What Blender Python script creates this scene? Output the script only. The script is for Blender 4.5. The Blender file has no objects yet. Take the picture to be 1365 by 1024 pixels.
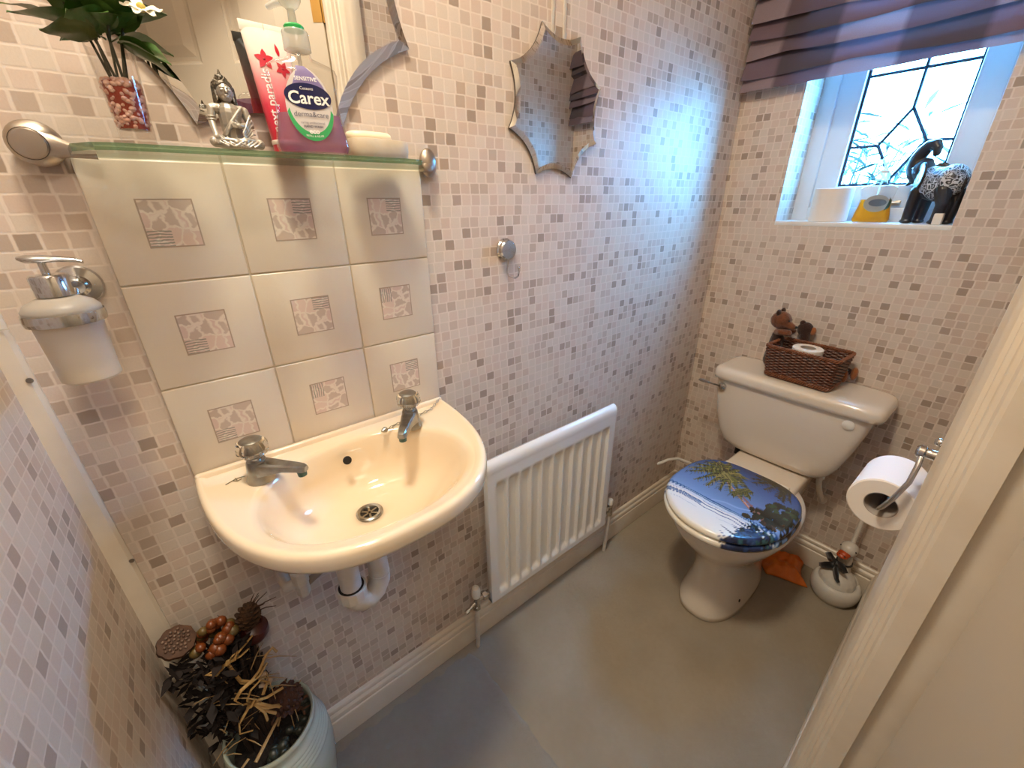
import bpy, bmesh, math, random
from mathutils import Matrix, Vector
random.seed(7)
R = math.radians
PI = math.pi
S = bpy.context.scene
COL = S.collection

# ---------------------------------------------------------------- camera, sky, lights, exposure
cd = bpy.data.cameras.new('camera'); cam = bpy.data.objects.new('camera', cd); COL.objects.link(cam)
cam.matrix_world = Matrix(((0.77632971, 0.2624822, -0.57307528, 0.0561806),
                           (-0.63024833, 0.30887298, -0.71230929, -0.7520246),
                           (-0.00996104, 0.9141666, 0.40521624, 1.2376029), (0, 0, 0, 1)))
cd.sensor_width = 36; cd.sensor_fit = 'HORIZONTAL'; cd.lens = 550.168 / 1365 * 36
cd.clip_start = 0.01; cd.clip_end = 60
S.camera = cam
S.view_settings.view_transform = 'Standard'; S.view_settings.look = 'None'
S.view_settings.gamma = 1.0; S.view_settings.use_curve_mapping = False
S.view_settings.exposure = 0.13
S.cycles.use_denoising = True
S.cycles.max_bounces = 10; S.cycles.transparent_max_bounces = 16
S.cycles.caustics_refractive = False; S.cycles.caustics_reflective = False

W = bpy.data.worlds.new('overcast_sky'); S.world = W; W.use_nodes = True
bg = W.node_tree.nodes['Background']
bg.inputs['Color'].default_value = (0.125, 0.485, 1.0, 1); bg.inputs['Strength'].default_value = 72.0

def lamp(name, kind, loc, power, color, size=0.2, rot=(0, 0, 0)):
    d = bpy.data.lights.new(name, kind); d.energy = power; d.color = color
    o = bpy.data.objects.new(name, d); COL.objects.link(o); o.location = loc; o.rotation_euler = rot
    if kind == 'AREA': d.shape = 'DISK'; d.size = size
    else: d.shadow_soft_size = size
    return o
lamp('ceiling_lamp_light', 'AREA', (0.15, -0.42, 2.34), 16.5, (1.0, 0.885, 0.705), 0.22)
lamp('hall_lamp_light', 'AREA', (0.05, -1.50, 2.36), 10, (1.0, 0.87, 0.72), 0.35)

# ---------------------------------------------------------------- materials
def lin(c):
    if isinstance(c, str):
        c = [int(c[i:i + 2], 16) / 255 for i in (0, 2, 4)]
        return tuple(x / 12.92 if x <= 0.04045 else ((x + 0.055) / 1.055) ** 2.4 for x in c) + (1,)
    return tuple(c) + (1,)

class NT:
    def __init__(s, name):
        s.m = bpy.data.materials.new(name); s.m.use_nodes = True; s.t = s.m.node_tree
        s.n = s.t.nodes; s.b = s.n['Principled BSDF']; s.out = s.n['Material Output']
    def new(s, typ, **kw):
        k = s.n.new(typ)
        for a, v in kw.items(): setattr(k, a, v)
        return k
    def put(s, sock, v):
        if v is None: return
        if hasattr(v, 'is_output'): s.t.links.new(v, sock)
        elif isinstance(v, tuple) and len(v) == 3 and sock.type == 'RGBA': sock.default_value = v + (1,)
        else: sock.default_value = v
    def math(s, op, a, b=None, c=None, clamp=False):
        k = s.new('ShaderNodeMath', operation=op, use_clamp=clamp)
        for i, v in enumerate((a, b, c)): s.put(k.inputs[i], v)
        return k.outputs[0]
    def mix(s, f, a, b, mode='MIX'):
        k = s.new('ShaderNodeMix', data_type='RGBA', blend_type=mode)
        s.put(k.inputs[0], f); s.put(k.inputs[6], a); s.put(k.inputs[7], b)
        return k.outputs[2]
    def ramp(s, f, stops, interp='LINEAR'):
        k = s.new('ShaderNodeValToRGB'); e = k.color_ramp; e.interpolation = interp
        while len(e.elements) < len(stops): e.elements.new(0.5)
        for el, (p, c) in zip(e.elements, stops): el.position = p; el.color = lin(c)
        s.put(k.inputs[0], f); return k.outputs[0]
    def coord(s, which='Object'):
        return s.new('ShaderNodeTexCoord').outputs[which]
    def noise(s, scale, detail=2, vec=None, out=0, rough=0.5):
        k = s.new('ShaderNodeTexNoise'); k.inputs['Scale'].default_value = scale
        k.inputs['Detail'].default_value = detail; k.inputs['Roughness'].default_value = rough
        s.put(k.inputs['Vector'], vec if vec is not None else s.coord()); return k.outputs[out]
    def comb(s, x, y, z=0.0):
        k = s.new('ShaderNodeCombineXYZ'); s.put(k.inputs[0], x); s.put(k.inputs[1], y); s.put(k.inputs[2], z)
        return k.outputs[0]
    def sep(s, v):
        k = s.new('ShaderNodeSeparateXYZ'); s.put(k.inputs[0], v); return k.outputs
    def bump(s, h, strength=0.3, dist=0.002):
        k = s.new('ShaderNodeBump'); k.inputs['Strength'].default_value = strength
        k.inputs['Distance'].default_value = dist; s.put(k.inputs['Height'], h)
        s.put(s.b.inputs['Normal'], k.outputs[0])
    def set(s, **kw):
        names = dict(color='Base Color', rough='Roughness', metal='Metallic', trans='Transmission Weight', ior='IOR',
                     coat='Coat Weight', spec='Specular IOR Level', alpha='Alpha', sheen='Sheen Weight', sss='Subsurface Weight')
        for k, v in kw.items(): s.put(s.b.inputs[names[k]], v)
        return s

def pm(name, color, rough=0.5, metal=0.0, var=None, bump=None, **kw):
    """plain principled; var=(scale, colour2, amount) adds mottling, bump=(scale, strength, dist)"""
    t = NT(name); c = lin(color)
    if var:
        f = t.math('MULTIPLY', t.ramp(t.noise(var[0], 4), [(0.35, (0, 0, 0)), (0.65, (1, 1, 1))]), var[2])
        c = t.mix(f, c, lin(var[1]))
    t.set(color=c, rough=rough, metal=metal, **kw)
    if bump: t.bump(t.noise(bump[0], 3), bump[1], bump[2])
    return t.m

def wallpaper(name):
    """printed mosaic wallpaper: little squares on a pale ground; u runs along the wall (x+y), v is height"""
    t = NT(name); p = t.sep(t.coord())
    u = t.math('ADD', p[0], p[1]); v = p[2]
    wob = t.noise(90, 2, out=1); ws = t.sep(wob)
    u = t.math('ADD', u, t.math('MULTIPLY', t.math('SUBTRACT', ws[0], 0.5), 0.0022))
    v = t.math('ADD', v, t.math('MULTIPLY', t.math('SUBTRACT', ws[1], 0.5), 0.0022))
    vs = t.math('DIVIDE', v, 0.0205); row = t.math('FLOOR', vs)
    wn = t.new('ShaderNodeTexWhiteNoise', noise_dimensions='1D'); t.put(wn.inputs['W'], row)
    us = t.math('ADD', t.math('DIVIDE', u, 0.0225), t.math('MULTIPLY', wn.outputs['Value'], 0.35))
    col = t.math('FLOOR', us)
    fu = t.math('SUBTRACT', us, col); fv = t.math('SUBTRACT', vs, row)
    w2 = t.new('ShaderNodeTexWhiteNoise', noise_dimensions='3D'); t.put(w2.inputs['Vector'], t.comb(col, row, 3.0))
    r = w2.outputs['Value']; rc = t.sep(w2.outputs['Color'])
    du = t.math('ABSOLUTE', t.math('SUBTRACT', fu, 0.5)); dv = t.math('ABSOLUTE', t.math('SUBTRACT', fv, 0.5))
    d = t.math('MAXIMUM', t.math('ADD', du, t.math('MULTIPLY', rc[1], 0.03)), dv)
    d2 = t.math('ADD', t.math('MULTIPLY', du, 0.53), t.math('MULTIPLY', dv, 0.53))
    d = t.math('MAXIMUM', d, d2)
    mask = t.math('SUBTRACT', 1.0, t.math('DIVIDE', t.math('SUBTRACT', d, 0.415), 0.06, clamp=True), clamp=True)
    cell = t.ramp(r, [(0.0, 'D9CBBC'), (0.17, 'D8C5B6'), (0.36, 'D5C7B8'), (0.50, 'D0BBAB'), (0.62, 'DACCBE'), (0.73, 'C9B7A7'),
                      (0.83, 'BEAB9A'), (0.905, 'A39181'), (0.955, 'AE9A8A')], 'CONSTANT')
    grain = t.noise(420, 3)
    cell = t.mix(t.math('MULTIPLY', grain, 0.22), cell, lin('A08A76'))
    ground = t.mix(t.noise(60, 4), lin('E2D5C8'), lin('D8C7B8'))
    c = t.mix(mask, ground, cell)
    t.set(color=c, rough=0.42, spec=0.42)
    t.bump(t.math('ADD', t.math('MULTIPLY', mask, 1.0), t.math('MULTIPLY', grain, 0.5)), 0.22, 0.0008)
    return t.m

def clearmat(name, tint=(1, 1, 1), rough=0.0, fres=1.45, body=0.0, bodycol=(1, 1, 1)):
    """thin clear glass or plastic: see-through with a Fresnel reflection"""
    t = NT(name); t.n.remove(t.b)
    tr = t.new('ShaderNodeBsdfTransparent'); tr.inputs[0].default_value = tuple(tint) + (1,)
    gl = t.new('ShaderNodeBsdfGlossy'); gl.inputs['Roughness'].default_value = max(rough, 0.02)
    lw = t.new('ShaderNodeLayerWeight'); lw.inputs[0].default_value = 0.5      # same from both sides of the sheet
    f0 = ((fres - 1) / (fres + 1)) ** 2
    fr = t.math('ADD', t.math('MULTIPLY', t.math('POWER', lw.outputs['Facing'], 4.0), 0.8), f0, clamp=True)
    mx = t.new('ShaderNodeMixShader'); t.put(mx.inputs[0], fr)
    sh = tr.outputs[0]
    if body:
        df = t.new('ShaderNodeBsdfDiffuse'); df.inputs[0].default_value = tuple(bodycol) + (1,)
        tl = t.new('ShaderNodeBsdfTranslucent'); tl.inputs[0].default_value = tuple(bodycol) + (1,)
        m0 = t.new('ShaderNodeMixShader'); m0.inputs[0].default_value = 0.5
        t.put(m0.inputs[1], df.outputs[0]); t.put(m0.inputs[2], tl.outputs[0])
        m2 = t.new('ShaderNodeMixShader'); m2.inputs[0].default_value = body
        t.put(m2.inputs[1], tr.outputs[0]); t.put(m2.inputs[2], m0.outputs[0]); sh = m2.outputs[0]
    t.put(mx.inputs[1], sh); t.put(mx.inputs[2], gl.outputs[0]); t.put(t.out.inputs[0], mx.outputs[0])
    return t.m

def colattr(name, rough=0.3, coat=0.3):
    t = NT(name); a = t.new('ShaderNodeAttribute'); a.attribute_name = 'Col'
    t.set(color=a.outputs['Color'], rough=rough, coat=coat); return t.m

M = {}
M['paper'] = wallpaper('mosaic_wallpaper')
M['ceil'] = pm('ceiling_paint', 'EDE8E0', 0.8)
M['gloss'] = pm('cream_gloss_paint', 'E2D6C4', 0.32, var=(14, 'D2C3AE', 0.5), bump=(60, 0.08, 0.002))
M['lining'] = pm('door_lining_paint', 'D5C8B6', 0.45, bump=(90, 0.1, 0.001))
M['doorp'] = pm('door_paint', 'C6BAA9', 0.5, bump=(300, 0.12, 0.0006))
M['hall'] = pm('hall_wall_paint', 'E5D9C6', 0.8)
def carpet(name, a, b, c):
    t = NT(name); n1 = t.noise(5, 4); n2 = t.noise(900, 3, rough=0.7); n3 = t.noise(70, 3)
    k = t.mix(t.ramp(n1, [(0.3, (0, 0, 0)), (0.7, (1, 1, 1))]), lin(a), lin(b))
    k = t.mix(t.math('MULTIPLY', t.ramp(n2, [(0.38, (0, 0, 0)), (0.62, (1, 1, 1))]), 0.5), k, lin(c))
    k = t.mix(t.math('MULTIPLY', n3, 0.25), k, lin(c))
    t.set(color=k, rough=0.95, spec=0.1, sheen=0.15)
    t.bump(t.math('ADD', n2, n3), 0.55, 0.004); return t.m
M['carpet'] = carpet('carpet_pile', 'B8AB97', 'A79983', '8B7D69')
M['carpet2'] = carpet('offcut_pile', 'AEA598', '9E9588', '7C7366')
def tile_m():
    t = NT('wall_tile_glaze'); n = t.noise(55, 4)
    t.set(color=t.mix(t.noise(9, 3), lin('DFD3BF'), lin('D6C7B2')), rough=0.22, coat=0.2)
    n2 = t.new('ShaderNodeVectorMath', operation='MULTIPLY'); t.put(n2.inputs[0], t.coord()); n2.inputs[1].default_value = (160, 1, 420)
    rt = t.new('ShaderNodeVectorRotate', rotation_type='Y_AXIS'); t.put(rt.inputs['Vector'], t.coord()); rt.inputs['Angle'].default_value = 0.5
    t.put(n2.inputs[0], rt.outputs[0])
    t.bump(t.math('ADD', n, t.math('MULTIPLY', t.noise(1.0, 3, n2.outputs[0]), 0.6)), 0.14, 0.002); return t.m
M['tile'] = tile_m()
M['grout'] = pm('tile_grout', 'CDBFA9', 0.8)
def motif_m():
    t = NT('tile_motif_print'); uv = t.coord('UV'); p = t.sep(uv)
    nz = t.noise(5, 2, uv, 1); dv = t.new('ShaderNodeVectorMath', operation='MULTIPLY_ADD')
    t.put(dv.inputs[0], nz); dv.inputs[1].default_value = (0.22, 0.22, 0); t.put(dv.inputs[2], uv)
    v = t.new('ShaderNodeTexVoronoi', feature='DISTANCE_TO_EDGE'); v.inputs['Scale'].default_value = 3.3; t.put(v.inputs['Vector'], dv.outputs[0])
    vc = t.new('ShaderNodeTexVoronoi'); vc.inputs['Scale'].default_value = 3.3; t.put(vc.inputs['Vector'], dv.outputs[0])
    r = t.sep(vc.outputs['Color'])[0]
    cell = t.ramp(r, [(0, 'C4B09E'), (0.35, 'D3BAAB'), (0.6, 'BFAB99'), (0.8, 'D8C0AF')], 'CONSTANT')
    c = t.mix(t.ramp(v.outputs['Distance'], [(0.03, (0, 0, 0)), (0.09, (1, 1, 1))]), lin('E0D2C0'), cell)
    wv = t.new('ShaderNodeTexWave'); wv.inputs['Scale'].default_value = 5; wv.inputs['Distortion'].default_value = 3.5; t.put(wv.inputs['Vector'], uv)
    wv.bands_direction = 'Y'
    blob = t.math('MULTIPLY', t.math('LESS_THAN', p[0], 0.46), t.math('LESS_THAN', p[1], 0.36))
    lines = t.math('GREATER_THAN', wv.outputs['Fac'], 0.62)
    c = t.mix(t.math('MULTIPLY', t.math('MULTIPLY', blob, lines), 0.8), c, lin('7F8376'))
    e = t.math('MAXIMUM', t.math('ABSOLUTE', t.math('SUBTRACT', p[0], 0.5)), t.math('ABSOLUTE', t.math('SUBTRACT', p[1], 0.5)))
    c = t.mix(t.math('GREATER_THAN', e, 0.472), c, lin('A89480'))
    t.set(color=c, rough=0.3); return t.m
M['motif'] = motif_m()
M['china'] = pm('cream_vitreous_china', 'EDDABD', 0.10, coat=0.5)
M['wc'] = pm('toilet_china', 'E3D7C7', 0.14, coat=0.5)
M['chrome'] = pm('chrome', 'C9CACC', 0.12, 1.0)
M['dull'] = pm('worn_chrome', 'A6A49E', 0.28, 1.0, var=(60, '77736B', 0.5))
M['satin'] = pm('satin_nickel', 'B5AA9C', 0.33, 1.0)
M['mirror'] = pm('mirror_silver', 'E6E8E8', 0.005, 1.0)
M['edge'] = pm('mirror_edge', '4A4038', 0.3)
M['black'] = pm('black_hole', '0A0908', 0.5)
M['radiator'] = pm('radiator_enamel', 'E9E6DF', 0.25, coat=0.3)
M['white'] = pm('white_plastic', 'E9E5DC', 0.35)
M['whitepipe'] = pm('white_waste_pipe', 'E0DAD0', 0.35, var=(25, 'C2B6A6', 0.5))
M['upvc'] = pm('white_window_frame', 'E8ECEE', 0.3)
M['paperroll'] = pm('toilet_tissue', 'EEE6DC', 0.9, bump=(160, 0.15, 0.001))
M['core'] = pm('cardboard_core', 'A79C92', 0.9)
M['glass'] = clearmat('clear_glass', (0.96, 0.985, 0.97))
M['glassedge'] = clearmat('green_glass_edge', (0.50, 0.68, 0.50), 0.05, 1.5, 0.42, (0.22, 0.36, 0.22))
M['pane'] = clearmat('window_glass', (0.97, 0.98, 1.0))
M['clearp'] = clearmat('clear_plastic', (0.96, 0.95, 0.94), 0.03, 1.45)
M['acrylic'] = NT('clear_acrylic').set(color=lin('F4F2EE'), trans=1.0, rough=0.03, ior=1.49).m
M['frost'] = clearmat('frosted_glass', (0.9, 0.86, 0.8), 0.35, 1.4, 0.72, (0.86, 0.79, 0.70))
M['frostplastic'] = clearmat('milky_plastic', (0.95, 0.95, 0.93), 0.2, 1.4, 0.45, (0.85, 0.86, 0.80))
M['lead'] = pm('window_lead', '2B3A4C', 0.6, 0.3)
M['gold'] = pm('aged_brass', '9C7B45', 0.35, 1.0)

# ---------------------------------------------------------------- mesh helpers
def T(x, y, z): return Matrix.Translation((x, y, z))
def RZ(a): return Matrix.Rotation(a, 4, 'Z')
def RX(a): return Matrix.Rotation(a, 4, 'X')
def RY(a): return Matrix.Rotation(a, 4, 'Y')
def AT(loc, d):
    """frame at loc whose z axis points along d"""
    return Matrix.Translation(loc) @ Vector((0, 0, 1)).rotation_difference(Vector(d).normalized()).to_matrix().to_4x4()

class MB:
    def __init__(s): s.v = []; s.f = []; s.mi = []; s.cur = 0; s.uv = {}
    def add(s, vs, fs, Mx=None):
        o = len(s.v)
        s.v += [tuple(Mx @ Vector(p)) if Mx is not None else tuple(p) for p in vs]
        s.f += [tuple(i + o for i in f) for f in fs]; s.mi += [s.cur] * len(fs); return s
    def box(s, lo, hi, bev=0.0, seg=2, Mx=None):
        if bev <= 0:
            (a, b, c), (d, e, f) = lo, hi
            vs = [(a, b, c), (d, b, c), (d, e, c), (a, e, c), (a, b, f), (d, b, f), (d, e, f), (a, e, f)]
            return s.add(vs, [(3, 2, 1, 0), (4, 5, 6, 7), (0, 1, 5, 4), (1, 2, 6, 5), (2, 3, 7, 6), (3, 0, 4, 7)], Mx)
        bm = bmesh.new(); bmesh.ops.create_cube(bm, size=1)
        for v in bm.verts:
            for i in range(3): v.co[i] = (lo[i] + hi[i]) / 2 + v.co[i] * (hi[i] - lo[i])
        bmesh.ops.bevel(bm, geom=bm.edges[:], offset=bev, segments=seg, affect='EDGES', profile=0.5, clamp_overlap=True)
        bm.verts.index_update()
        s.add([v.co[:] for v in bm.verts], [[v.index for v in f.verts] for f in bm.faces], Mx); bm.free(); return s
    def loft(s, rings, c0=True, c1=True, closed=True, Mx=None):
        n = len(rings[0]); vs = [p for r in rings for p in r]; fs = []
        for k in range(len(rings) - 1):
            for i in range(n if closed else n - 1):
                j = (i + 1) % n
                fs.append((k * n + i, k * n + j, (k + 1) * n + j, (k + 1) * n + i))
        if c0: fs.append(tuple(range(n - 1, -1, -1)))
        if c1: fs.append(tuple((len(rings) - 1) * n + i for i in range(n)))
        return s.add(vs, fs, Mx)
    def lathe(s, prof, c=(0, 0, 0), seg=24, Mx=None, lobes=None):
        rings = []
        for r, z in prof:
            r = max(r, 1e-5)
            ring = []
            for i in range(seg):
                a = 2 * PI * i / seg; rr = r * (1 + (lobes[1] * math.cos(lobes[0] * a) if lobes else 0))
                ring.append((c[0] + rr * math.cos(a), c[1] + rr * math.sin(a), c[2] + z))
            rings.append(ring)
        return s.loft(rings, Mx=Mx)
    def cyl(s, p0, p1, r0, r1=None, seg=16, Mx=None):
        p0, p1 = Vector(p0), Vector(p1); L = (p1 - p0).length
        F = AT(p0, p1 - p0); F = Mx @ F if Mx is not None else F
        return s.lathe([(r0, 0), (r0 if r1 is None else r1, L)], seg=seg, Mx=F)
    def tube(s, pts, r, seg=8, closed=False, flat=1.0, Mx=None):
        pts = [Vector(p) for p in pts]; n = len(pts); rings = []; up = None
        for i, p in enumerate(pts):
            a = pts[(i - 1) % n] if closed or i > 0 else p; b = pts[(i + 1) % n] if closed or i < n - 1 else p
            t = (b - a).normalized() if (b - a).length > 1e-9 else Vector((0, 0, 1))
            if up is None: up = Vector((0, 0, 1)) if abs(t.z) < 0.9 else Vector((1, 0, 0))
            x = t.cross(up).normalized(); up = x.cross(t).normalized()
            rr = r[i] if isinstance(r, (list, tuple)) else r
            rings.append([tuple(p + x * rr * math.cos(2 * PI * k / seg) + up * rr * flat * math.sin(2 * PI * k / seg)) for k in range(seg)])
        if closed: rings.append(rings[0]); return s.loft(rings, False, False, Mx=Mx)
        return s.loft(rings, Mx=Mx)
    def ell(s, c, r, Mx=None, seg=16, rings=10):
        if not isinstance(r, (tuple, list)): r = (r, r, r)
        vs = [(c[0], c[1], c[2] - r[2])]
        for k in range(1, rings):
            a = -PI / 2 + PI * k / rings
            for i in range(seg):
                b = 2 * PI * i / seg
                vs.append((c[0] + r[0] * math.cos(a) * math.cos(b), c[1] + r[1] * math.cos(a) * math.sin(b), c[2] + r[2] * math.sin(a)))
        vs.append((c[0], c[1], c[2] + r[2])); fs = []
        for i in range(seg):
            j = (i + 1) % seg; fs.append((0, 1 + j, 1 + i))
            for k in range(rings - 2):
                o = 1 + k * seg; fs.append((o + i, o + j, o + seg + j, o + seg + i))
            o = 1 + (rings - 2) * seg; fs.append((o + i, o + j, len(vs) - 1))
        return s.add(vs, fs, Mx)
    def cap(s, p0, p1, r0, r1=None, seg=12, Mx=None):
        """capsule"""
        r1 = r0 if r1 is None else r1
        p0, p1 = Vector(p0), Vector(p1); L = (p1 - p0).length; prof = []
        for k in range(5): a = -PI / 2 + PI / 2 * k / 4; prof.append((r0 * math.cos(a), r0 * math.sin(a)))
        for k in range(5): a = PI / 2 * k / 4; prof.append((r1 * math.cos(a), L + r1 * math.sin(a)))
        F = AT(p0, p1 - p0); F = Mx @ F if Mx is not None else F
        return s.lathe(prof, seg=seg, Mx=F)
    def prism(s, poly, d0, d1, plane='xy', Mx=None):
        f = {'xy': lambda a, b, d: (a, b, d), 'xz': lambda a, b, d: (a, d, b), 'yz': lambda a, b, d: (d, a, b)}[plane]
        return s.loft([[f(a, b, d0) for a, b in poly], [f(a, b, d1) for a, b in poly]], Mx=Mx)
    def grid(s, fn, nu, nv, Mx=None):
        vs = [fn(i / nu, j / nv) for j in range(nv + 1) for i in range(nu + 1)]
        fs = [(j * (nu + 1) + i, j * (nu + 1) + i + 1, (j + 1) * (nu + 1) + i + 1, (j + 1) * (nu + 1) + i) for j in range(nv) for i in range(nu)]
        return s.add(vs, fs, Mx)

def finish(me, angle=38, fix=True):
    bm = bmesh.new(); bm.from_mesh(me)
    if fix: bmesh.ops.recalc_face_normals(bm, faces=bm.faces[:])
    for f in bm.faces: f.smooth = True
    lim = R(angle)
    for e in bm.edges:
        if len(e.link_faces) == 2 and e.calc_face_angle(0) > lim: e.smooth = False
    bm.to_mesh(me); bm.free()

def mesh_of(name, mb, mats, angle=38, fix=True):
    me = bpy.data.meshes.new(name); me.from_pydata(mb.v, [], mb.f)
    for m in (mats if isinstance(mats, (list, tuple)) else [mats]): me.materials.append(m)
    if any(mb.mi): me.polygons.foreach_set('material_index', mb.mi)
    finish(me, angle, fix); return me

def link(name, me, parent=None, loc=None):
    o = bpy.data.objects.new(name, me); COL.objects.link(o)
    if parent is not None: o.parent = parent
    if loc is not None: o.location = loc
    return o

def obj(name, mb, mats, parent=None, label=None, angle=38, kind=None, loc=None, fix=True):
    o = link(name, mesh_of(name, mb, mats, angle, fix), parent, loc)
    if label: o['label'] = label
    if kind: o['kind'] = kind
    return o

def thing(name, label, cat, loc=(0, 0, 0), rz=0.0, group=None):
    o = bpy.data.objects.new(name, None); COL.objects.link(o); o.empty_display_size = 0.02
    o.location = loc; o.rotation_euler = (0, 0, rz); o['label'] = label; o['category'] = cat
    if group: o['group'] = group
    return o

def tag(o, label, cat, group=None):
    o['label'] = label; o['category'] = cat
    if group: o['group'] = group
    return o

def struct(name, mb, mats, parent=None, angle=38):
    o = obj(name, mb, mats, parent, angle=angle)
    if parent is None: o['kind'] = 'structure'
    return o

def evaluated(o):
    dg = bpy.context.evaluated_depsgraph_get(); dg.update()
    return bpy.data.meshes.new_from_object(o.evaluated_get(dg), preserve_all_data_layers=True, depsgraph=dg)

def fused(mb, voxel, smooth=4, mat=None, name='fused'):
    """one continuous surface grown over overlapping solids"""
    me = bpy.data.meshes.new('tmp'); me.from_pydata(mb.v, [], mb.f)
    o = bpy.data.objects.new('tmp', me); COL.objects.link(o)
    finish(me)
    r = o.modifiers.new('r', 'REMESH'); r.mode = 'VOXEL'; r.voxel_size = voxel
    if smooth:
        k = o.modifiers.new('s', 'SMOOTH'); k.factor = 0.5; k.iterations = smooth
    out = evaluated(o); out.name = name
    bpy.data.objects.remove(o); bpy.data.meshes.remove(me)
    for p in out.polygons: p.use_smooth = True
    out.materials.clear()
    if mat: out.materials.append(mat)
    return out

def text(txt, size, align='CENTER', bold=0.0):
    cu = bpy.data.curves.new('t', 'FONT'); cu.body = txt; cu.size = size; cu.align_x = align; cu.offset = bold
    cu.resolution_u = 3
    o = bpy.data.objects.new('t', cu); COL.objects.link(o); me = evaluated(o)
    bpy.data.objects.remove(o); bpy.data.curves.remove(cu)
    vs = [v.co[:] for v in me.vertices]; fs = [list(p.vertices) for p in me.polygons]; bpy.data.meshes.remove(me)
    return vs, fs

def superring(cx, cy, hx, hy, z, n=2.5, seg=48):
    out = []
    for i in range(seg):
        a = 2 * PI * i / seg; c, s_ = math.cos(a), math.sin(a)
        out.append((cx + hx * math.copysign(abs(c) ** (2 / n), c), cy + hy * math.copysign(abs(s_) ** (2 / n), s_), z))
    return out

def arc(c, r, a0, a1, n, plane='xy'):
    pts = []
    for i in range(n + 1):
        a = a0 + (a1 - a0) * i / n; p, q = r * math.cos(a), r * math.sin(a)
        pts.append({'xy': (c[0] + p, c[1] + q, c[2]), 'xz': (c[0] + p, c[1], c[2] + q), 'yz': (c[0], c[1] + p, c[2] + q)}[plane])
    return pts

# ---------------------------------------------------------------- the room
XW = 1.607                         # window wall
CH = 2.40
def fw(x): return -0.7625 + (x - 0.60) * (0.0205 / 1.007)      # face of the wall beside the door, a little out of square

struct('floor', MB().box((-1.3, -2.35, -0.06), (1.82, 0.10, 0.0)), M['carpet'])
struct('ceiling', MB().box((-1.3, -2.35, CH), (1.82, 0.10, CH + 0.06)), M['ceil'])
struct('wall_back', MB().box((-0.25, 0.0, 0.0), (1.82, 0.10, CH)), M['paper'])
struct('wall_left', MB().box((-0.25, -0.762, 0.0), (-0.130, 0.0, CH)), M['paper'])
OY0, OY1, OZ0, OZ1 = -0.588, -0.180, 1.171, 1.98
mb = MB()
mb.box((XW, -0.87, 0), (1.80, 0.0, OZ0 - 0.012)).box((XW, -0.87, OZ1), (1.80, 0.0, CH))
mb.box((XW, OY1, OZ0 - 0.012), (1.80, 0.0, OZ1)).box((XW, -0.87, OZ0 - 0.012), (1.80, OY0, OZ1))
struct('wall_right', mb, M['paper'])
mb = MB().prism([(0.628, fw(0.628)), (0.628, -0.862), (XW + 0.02, -0.862), (XW + 0.02, fw(XW + 0.02))], 0, CH)
mb.prism([(-0.70, -0.762), (-0.70, -0.862), (-0.13, -0.862), (-0.13, -0.762)], 0, CH)
mb.prism([(-0.13, -0.762), (-0.13, -0.862), (0.628, -0.862), (0.628, -0.762)], 2.02, CH)
struct('wall_front', mb, M['paper'])
mb = MB().box((-1.3, -2.35, 0), (1.82, -2.25, CH)).box((-1.3, -2.25, 0), (-1.2, -0.76, CH)).box((1.72, -2.25, 0), (1.82, -0.87, CH))
mb.box((-1.2, -0.862, 0), (-0.25, -0.76, CH)).box((0.66, -0.875, 0), (1.72, -0.8625, CH))
struct('wall_hall', mb, M['hall'])

# skirting boards: moulded section swept along each wall; section = (distance from wall, height)
SEC = [(0, 0.002), (0.0165, 0.002), (0.0165, 0.066), (0.0150, 0.072), (0.0125, 0.074), (0.0125, 0.078), (0.0145, 0.082), (0.0135, 0.090), (0.0100, 0.094),
       (0.0085, 0.0955), (0.0085, 0.099), (0.0095, 0.102), (0.0080, 0.108), (0.0050, 0.111), (0, 0.112)]
def skirt(name, p0, p1, out):
    mb = MB(); o = Vector(out)
    mb.loft([[(p[0] + o.x * d, p[1] + o.y * d, z) for d, z in SEC] for p in (p0, p1)])
    return struct(name, mb, M['gloss'], angle=30)
skirt('baseboard_back', (-0.13, 0), (XW, 0), (0, -1, 0))
skirt('baseboard_right', (XW, 0), (XW, -0.742), (-1, 0, 0))
skirt('baseboard_front', (XW, fw(XW)), (0.692, fw(0.692)), (0, 1, 0))

# beading down the left corner, with its sunk screw heads
mb = MB(); xs = lambda z: -0.1035 - 0.0075 * (z - 0.62) / 0.52
mb.loft([[(xs(z), 0.0, z), (xs(z), -0.006, z), (xs(z) - 0.004, -0.011, z), (xs(z) - 0.011, -0.0125, z), (-0.1335, -0.0125, z), (-0.1335, 0.0, z)] for z in (0.0, CH)])
tr = struct('trim_1', mb, M['gloss'])
for x, z in ((-0.113, 1.041), (-0.106, 0.736)):
    obj('screw_head', MB().lathe([(0.0035, 0), (0.0035, 0.0006), (0.0015, 0.0009), (0, 0.0003)], seg=12, Mx=AT((x, -0.0124, z), (0, -1, 0))), M['dull'], tr, 'dark screw head')
obj('joint_line', MB().box((-0.134, -0.0131, 1.105), (-0.108, -0.0123, 1.1065)), M['grout'], tr)

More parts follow.
